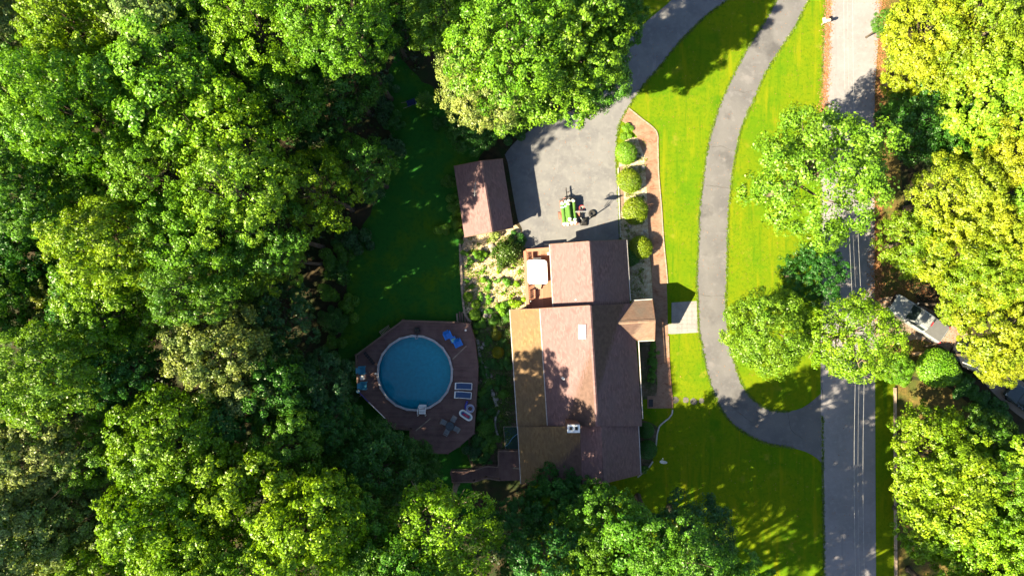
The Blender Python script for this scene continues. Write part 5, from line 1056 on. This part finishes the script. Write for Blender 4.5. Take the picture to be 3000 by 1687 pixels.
# mailbox
mx = ZG(500, 178); mb_ = thing('mailbox', 'cream mailbox on a post at the lawn edge by the road', 'mailbox', (mx.x, mx.y, 0), R(8))
MB().box((0, 0, .5), (.11, .11, 1.0)).build('post', 'weathered', mb_); ring = lambda x: [Vector((x, .13 * math.cos(R(a)), 1.0 + (.14 + .13 * math.sin(R(a)) if a >= 0 else 0))) for a in range(0, 181, 20)] + [Vector((x, -.13, 1.0)), Vector((x, .13, 1.0))]
MB().loft([ring(-.3), ring(.32)]).build('box', 'mailbox', mb_); MB().box((.1, 0, .97), (.55, .1, .05)).build('arm', 'weathered', mb_); MB().box((.15, .15, 1.25), (.04, .02, .16)).build('flag', 'rimred', mb_); MB().box((-.25, .02, 1.15), (.3, .5, .04)).build('paper_tray', 'mailbox', mb_)
# satellite dish
sx = ZF(92, 742, .9); ds = thing('satellite_dish', 'grey satellite dish on a short mast in the shaded lawn', 'satellite dish', (sx.x, sx.y, 0)); MB().tube([(0, 0, 0), (0, 0, .75)], .03, 8).build('mast', 'steel', ds)
dm = MB().lathe([(.001, 0), (.14, .012), (.26, .04), (.36, .085), (.365, .075), (.26, .028), (.001, -.012)], 28); rot = Matrix.Rotation(R(48), 3, 'X'); rz2 = Matrix.Rotation(R(-15), 3, 'Z')
dm.v = [rz2 @ (rot @ Vector((v.x, v.y * .85, v.z))) + Vector((0, .03, .9)) for v in dm.v]; dm.build('dish', 'dish', ds, smooth=True)
MB().tube([(0, -.08, .65), (-.1, .1, 1.0), (-.13, .38, 1.25)], .014, 6).build('feed_arm', 'steel', ds); MB().box((-.13, .4, 1.27), (.08, .08, .12)).build('receiver', 'dish', ds)
# timber edging across the road
for k, (y0, y1) in enumerate(((1135, 1250), (1252, 1370), (1372, 1490), (1492, 1610), (1612, 1720))):
    grounded('edging_timber', MB().bar(P(2622 + k * .5, y0, .12), P(2622.5 + k * .5, y1, .12), .2, .24), 'weathered', 'long grey timber edging the grass verge across the road', 'timber', 'timbers edging the verge')
lg = ZD(1050, 742, .2); grounded('log', MB().tube([lg + Vector((-.62, -.02, 0)), lg + Vector((0, .05, .02)), lg + Vector((.62, .04, 0))], [.17, .19, .16], 10), plain('cut_wood', (.42, .26, .14)), 'pale cut log lying at the hedge by the side driveway', 'log', smooth=True)
lg = ZD(1140, 675, .1); grounded('log', MB().tube([lg + Vector((-.6, -.12, 0)), lg + Vector((.6, .18, 0))], [.07, .09], 8), 'bark', 'thin dark log on the dry grass of the side driveway', 'log')
kerb('stone_border', [ZD(0, 100), ZD(30, 92), ZD(62, 112)], .16, .14, 'stone', 'short pale curved stone border by the shaded front lawn tree', 'stone border')

for x, y, sz in ((1474, 398, .28), (1482, 410, .22)): 
    q = P(x, y); rr = random.Random(x); rings = [[Vector((q.x + sz * f * rr.uniform(.8, 1.15) * math.cos(6.283 * k / 7), q.y + sz * f * rr.uniform(.8, 1.15) * math.sin(6.283 * k / 7), z * sz)) for k in range(7)] for z, f in ((0, .85), (.35, 1), (.65, .75), (.8, .3))]
    grounded('rock', MB().loft(rings), 'stone', 'whitish boulder at the tree edge of the parking apron', 'rock', 'whitish boulders by the apron')
q = P(1208, 305); tph = thing('wheelbarrow', 'small dark blue wheelbarrow standing on the dark back lawn', 'wheelbarrow', q, R(20))
MB().loft([[Vector((x * f, y * f, z)) for x, y in ((-.45, -.3), (.45, -.3), (.45, .3), (-.45, .3))] for z, f in ((.3, .7), (.58, 1.0), (.60, .96), (.36, .62))], cap=False).add([(-.3, -.2, .36), (.3, -.2, .36), (.3, .2, .36), (-.3, .2, .36)], [(0, 1, 2, 3)]).build('tray', plain('navy_tray', (.015, .03, .10)), tph)
for s_ in (-1, 1): MB().tube([(.55, s_ * .06, .18), (-.2, s_ * .22, .32), (-.95, s_ * .28, .58)], .02, 6).build('handle', 'weathered', tph); MB().tube([(-.25, s_ * .22, .32), (-.32, s_ * .24, .0)], .018, 6).build('leg', 'black', tph)
wb = MB().lathe([(.06, -.05), (.17, -.05), (.19, 0), (.17, .05), (.06, .05)], 16); wb.v = [Vector((v.x + .6, v.z, v.y + .19)) for v in wb.v]; wb.build('wheel', 'rubber', tph)

# ================================================================ CARS
def ring_at(x, prof): return [Vector((x, y, z)) for y, z in prof]
def wheel(root, x, y, rad=.37, w=.24):
    t_ = MB().lathe([(rad * .55, -w / 2), (rad * .93, -w / 2), (rad, -w / 3), (rad, w / 3), (rad * .93, w / 2), (rad * .55, w / 2)], 22); t_.v = [Vector((x + v.x, y + v.z, rad + v.y)) for v in t_.v]; wl = t_.build('wheel', 'rubber', root, smooth=True)
    t_ = MB().lathe([(.001, -w * .42), (rad * .58, -w * .42), (rad * .58, w * .42), (.001, w * .42)], 16); t_.v = [Vector((x + v.x, y + v.z, rad + v.y)) for v in t_.v]; t_.build('rim', 'steel', wl)
def body_prof(w, zb, zt, tuck=.04): return [(-w + .06, zb), (-w, zb + .15), (-w, zt - .18), (-w + tuck, zt - .04), (-w + .14, zt), (0, zt + .025), (w - .14, zt), (w - tuck, zt - .04), (w, zt - .18), (w, zb + .15), (w - .06, zb)]
def pickup(p, rz):
    """front along +x"""
    c = thing('pickup_truck', 'silver pickup truck with grey tonneau cover parked on the side driveway', 'pickup truck', p, rz)
    st_ = [(2.98, .72, .42, .82), (2.90, .88, .36, 1.0), (2.55, .96, .32, 1.08), (1.5, .98, .30, 1.13), (1.15, .98, .30, 1.14), (.9, .98, .30, 1.12), (-.95, .98, .30, 1.12), (-1.0, .985, .32, 1.14), (-2.75, .985, .34, 1.14), (-2.92, .95, .40, 1.10)]
    MB().loft([ring_at(x, body_prof(w, zb, zt)) for x, w, zb, zt in st_]).build('body', 'silver', c, smooth=False, bevel=.02)
    cab = [(1.28, .80, 1.13, 1.16), (.55, .74, 1.13, 1.78), (.35, .73, 1.13, 1.83), (-.55, .73, 1.13, 1.84), (-.82, .72, 1.13, 1.80), (-1.0, .80, 1.13, 1.16)]
    cp = lambda w, zb, zt: [(-.88, zb), (-w - .02, zt - .06), (-w + .08, zt), (0, zt + .02), (w - .08, zt), (w + .02, zt - .06), (.88, zb)]
    cb = MB().loft([ring_at(x, cp(w, zb, zt)) for x, w, zb, zt in cab]).build('cab', 'silver', c, bevel=.02)
    for k in range(-3, 4): MB().box((-.38, k * .17, 1.862), (.75, .05, .018)).build('roof_rib', 'silver', cb)
    off = .014
    def quad(name, pts, mat, par, n): MB().add([Vector(q) + Vector(n) * off for q in pts] + [Vector(q) - Vector(n) * off for q in pts], [(0, 1, 2, 3), (7, 6, 5, 4), (0, 4, 5, 1), (1, 5, 6, 2), (2, 6, 7, 3), (3, 7, 4, 0)]).build(name, mat, par)
    quad('windscreen', [(1.24, -.76, 1.19), (1.24, .76, 1.19), (.58, .66, 1.77), (.58, -.66, 1.77)], 'glass', cb, (.66, 0, .75))
    quad('rear_window', [(-.985, -.7, 1.22), (-.985, .7, 1.22), (-.85, .62, 1.74), (-.85, -.62, 1.74)], 'glass', cb, (-.97, 0, .2))
    for s in (-1, 1):
        for x0, x1, x2, x3 in ((1.05, .12, .12, .6), (.04, -.78, -.74, .04)):
            quad('side_window', [(x0, s * .875, 1.19), (x1, s * .875, 1.19), (x2, s * .77, 1.70), (x3, s * .77, 1.70)], 'glass', cb, (0, s * .95, .25))
        MB().box((1.0, s * 1.08, 1.2), (.14, .2, .16)).build('mirror', 'silver', c, bevel=.03); MB().box((2.78, s * .72, .92), (.2, .34, .2)).build('headlight', 'lampclear', c, bevel=.03); MB().box((-2.9, s * .88, .95), (.08, .16, .36)).build('tail_light', 'lampred', c)
        for x in (.62, -.3): MB().box((x, s * .992, .98), (.16, .03, .035)).build('door_handle', 'silver', c)
        for x in (1.95, -1.85): wheel(c, x, s * .86)
    MB().box((-.93, 0, 1.80), (.07, .42, .07)).build('brake_light', 'lampred', cb)
    MB().box((-1.93, 0, 1.165), (1.78, 1.72, .05)).build('tonneau_cover', 'tonneau', c, bevel=.015)
    MB().box((2.96, 0, .58), (.12, 1.7, .22)).build('bumper', 'black', c, bevel=.03); MB().box((-2.97, 0, .56), (.12, 1.75, .2)).build('bumper', 'steel', c, bevel=.03); MB().box((2.99, 0, .86), (.05, 1.1, .2)).build('grille', 'black', c)
def car(p, rz, mat, label, name='parked_car'):
    c = thing(name, label, 'car', p, rz)
    st_ = [(2.3, .62, .40, .68), (2.2, .80, .34, .80), (1.8, .89, .28, .92), (.95, .91, .26, .99), (-1.5, .91, .26, 1.0), (-2.1, .88, .30, .98), (-2.32, .78, .42, .90)]
    MB().loft([ring_at(x, body_prof(w, zb, zt)) for x, w, zb, zt in st_]).build('body', mat, c, bevel=.025)
    cab = [(1.05, .74, .98, 1.01), (.3, .66, .98, 1.42), (0, .65, .98, 1.48), (-1.0, .64, .98, 1.48), (-1.5, .62, .98, 1.40), (-2.05, .70, .98, 1.02)]
    cp = lambda w, zb, zt: [(-.82, zb), (-w - .02, zt - .06), (-w + .09, zt), (0, zt + .025), (w - .09, zt), (w + .02, zt - .06), (.82, zb)]
    cb = MB().loft([ring_at(x, cp(w, zb, zt)) for x, w, zb, zt in cab]).build('cabin', mat, c, bevel=.025)
    off = .014
    def quad(nm, pts, n): MB().add([Vector(q) + Vector(n) * off for q in pts] + [Vector(q) - Vector(n) * off for q in pts], [(0, 1, 2, 3), (7, 6, 5, 4), (0, 4, 5, 1), (1, 5, 6, 2), (2, 6, 7, 3), (3, 7, 4, 0)]).build(nm, 'glass', cb)
    quad('windscreen', [(1.0, -.68, 1.03), (1.0, .68, 1.03), (.34, .58, 1.41), (.34, -.58, 1.41)], (.5, 0, .87)); quad('rear_window', [(-2.0, -.6, 1.07), (-2.0, .6, 1.07), (-1.55, .54, 1.38), (-1.55, -.54, 1.38)], (-.57, 0, .82))
    for s in (-1, 1):
        for x0, x1, x2, x3 in ((.82, -.18, -.18, .3), (-.26, -1.35, -1.2, -.26)): quad('side_window', [(x0, s * .815, 1.04), (x1, s * .815, 1.04), (x2, s * .69, 1.38), (x3, s * .69, 1.38)], (0, s * .94, .3))
        MB().box((.8, s * .98, 1.03), (.12, .18, .13)).build('mirror', mat, c, bevel=.03); MB().box((2.16, s * .62, .72), (.16, .28, .12)).build('headlight', 'lampclear', c, bevel=.02); MB().box((-2.27, s * .66, .82), (.1, .26, .14)).build('tail_light', 'lampred', c)
        for x in (.2, -.8): MB().box((x, s * .925, .88), (.15, .03, .03)).build('door_handle', 'steel', c)
        MB().bar((.1, s * .56, 1.53), (-1.4, s * .56, 1.5), .035, .035).build('roof_rail', 'steel', cb)
        for x in (1.42, -1.35): wheel(c, x, s * .80, .33, .21)
ang = math.atan2(270, -410); pt = ZD(1035, 462, .6); pickup((pt.x, pt.y, 0), ang)
pt = ZD(1475, 800, .6); car((pt.x, pt.y, 0), math.atan2(-120, 190) + math.pi, 'carblack', 'black car half hidden under yellow branches on the side driveway')
pt = ZD(1905, 1120, .6); car((pt.x, pt.y, 0), math.atan2(140, -190), 'carslate', 'dark glossy car further down the side driveway behind the black car')

# ================================================================ UTILITY LINES
pbse = P(2383, 1022); ptop_ = P(2520, 1055, 9.2)
def pole(x, y, lab): 
    u = thing('utility_pole', lab, 'utility pole', (x, y, 0)); MB().tube([(0, 0, 0), (0, 0, 9.6)], [.16, .11], 10).build('pole', 'bark', u); MB().box((.55, 0, 8.7), (1.5, .10, .12)).build('crossarm', 'weathered', u)
    for k in (0, 1, 2): MB().lathe([(.04, 8.76), (.06, 8.82), (.03, 8.86), (.06, 8.9), (.001, 8.95)], 10, (.1 + k * .55, 0, 0)).build('insulator', 'whiteplastic', u)
    return Vector((x, y, 8.9))
pA = pole(P(2509, 1055, 8.9).x - .15, P(0, 1055, 8.9).y, 'wooden utility pole at the roadside hidden among the loose yellow-green tree')
pN = pole(P(2480, 0, 8.9).x - .25, 38, 'wooden utility pole at the far upper end of the road'); pS = pole(P(2536, 1687, 8.9).x - .15, -40, 'wooden utility pole at the far lower end of the road')
for a, b in ((pN, pA), (pA, pS)):
    for k in (0, 1, 2):
        n = 14; pts = [a.lerp(b, i / n) + Vector((.1 + k * .38, 0, -.9 * (1 - (2 * i / n - 1) ** 2) - (.1 if k == 1 else 0))) for i in range(n + 1)]
        grounded('power_line', MB().tube(pts, .011 if k != 1 else .006, 6), 'wire', 'thin pale overhead wire running above the road', 'wire', 'overhead wires above the road')
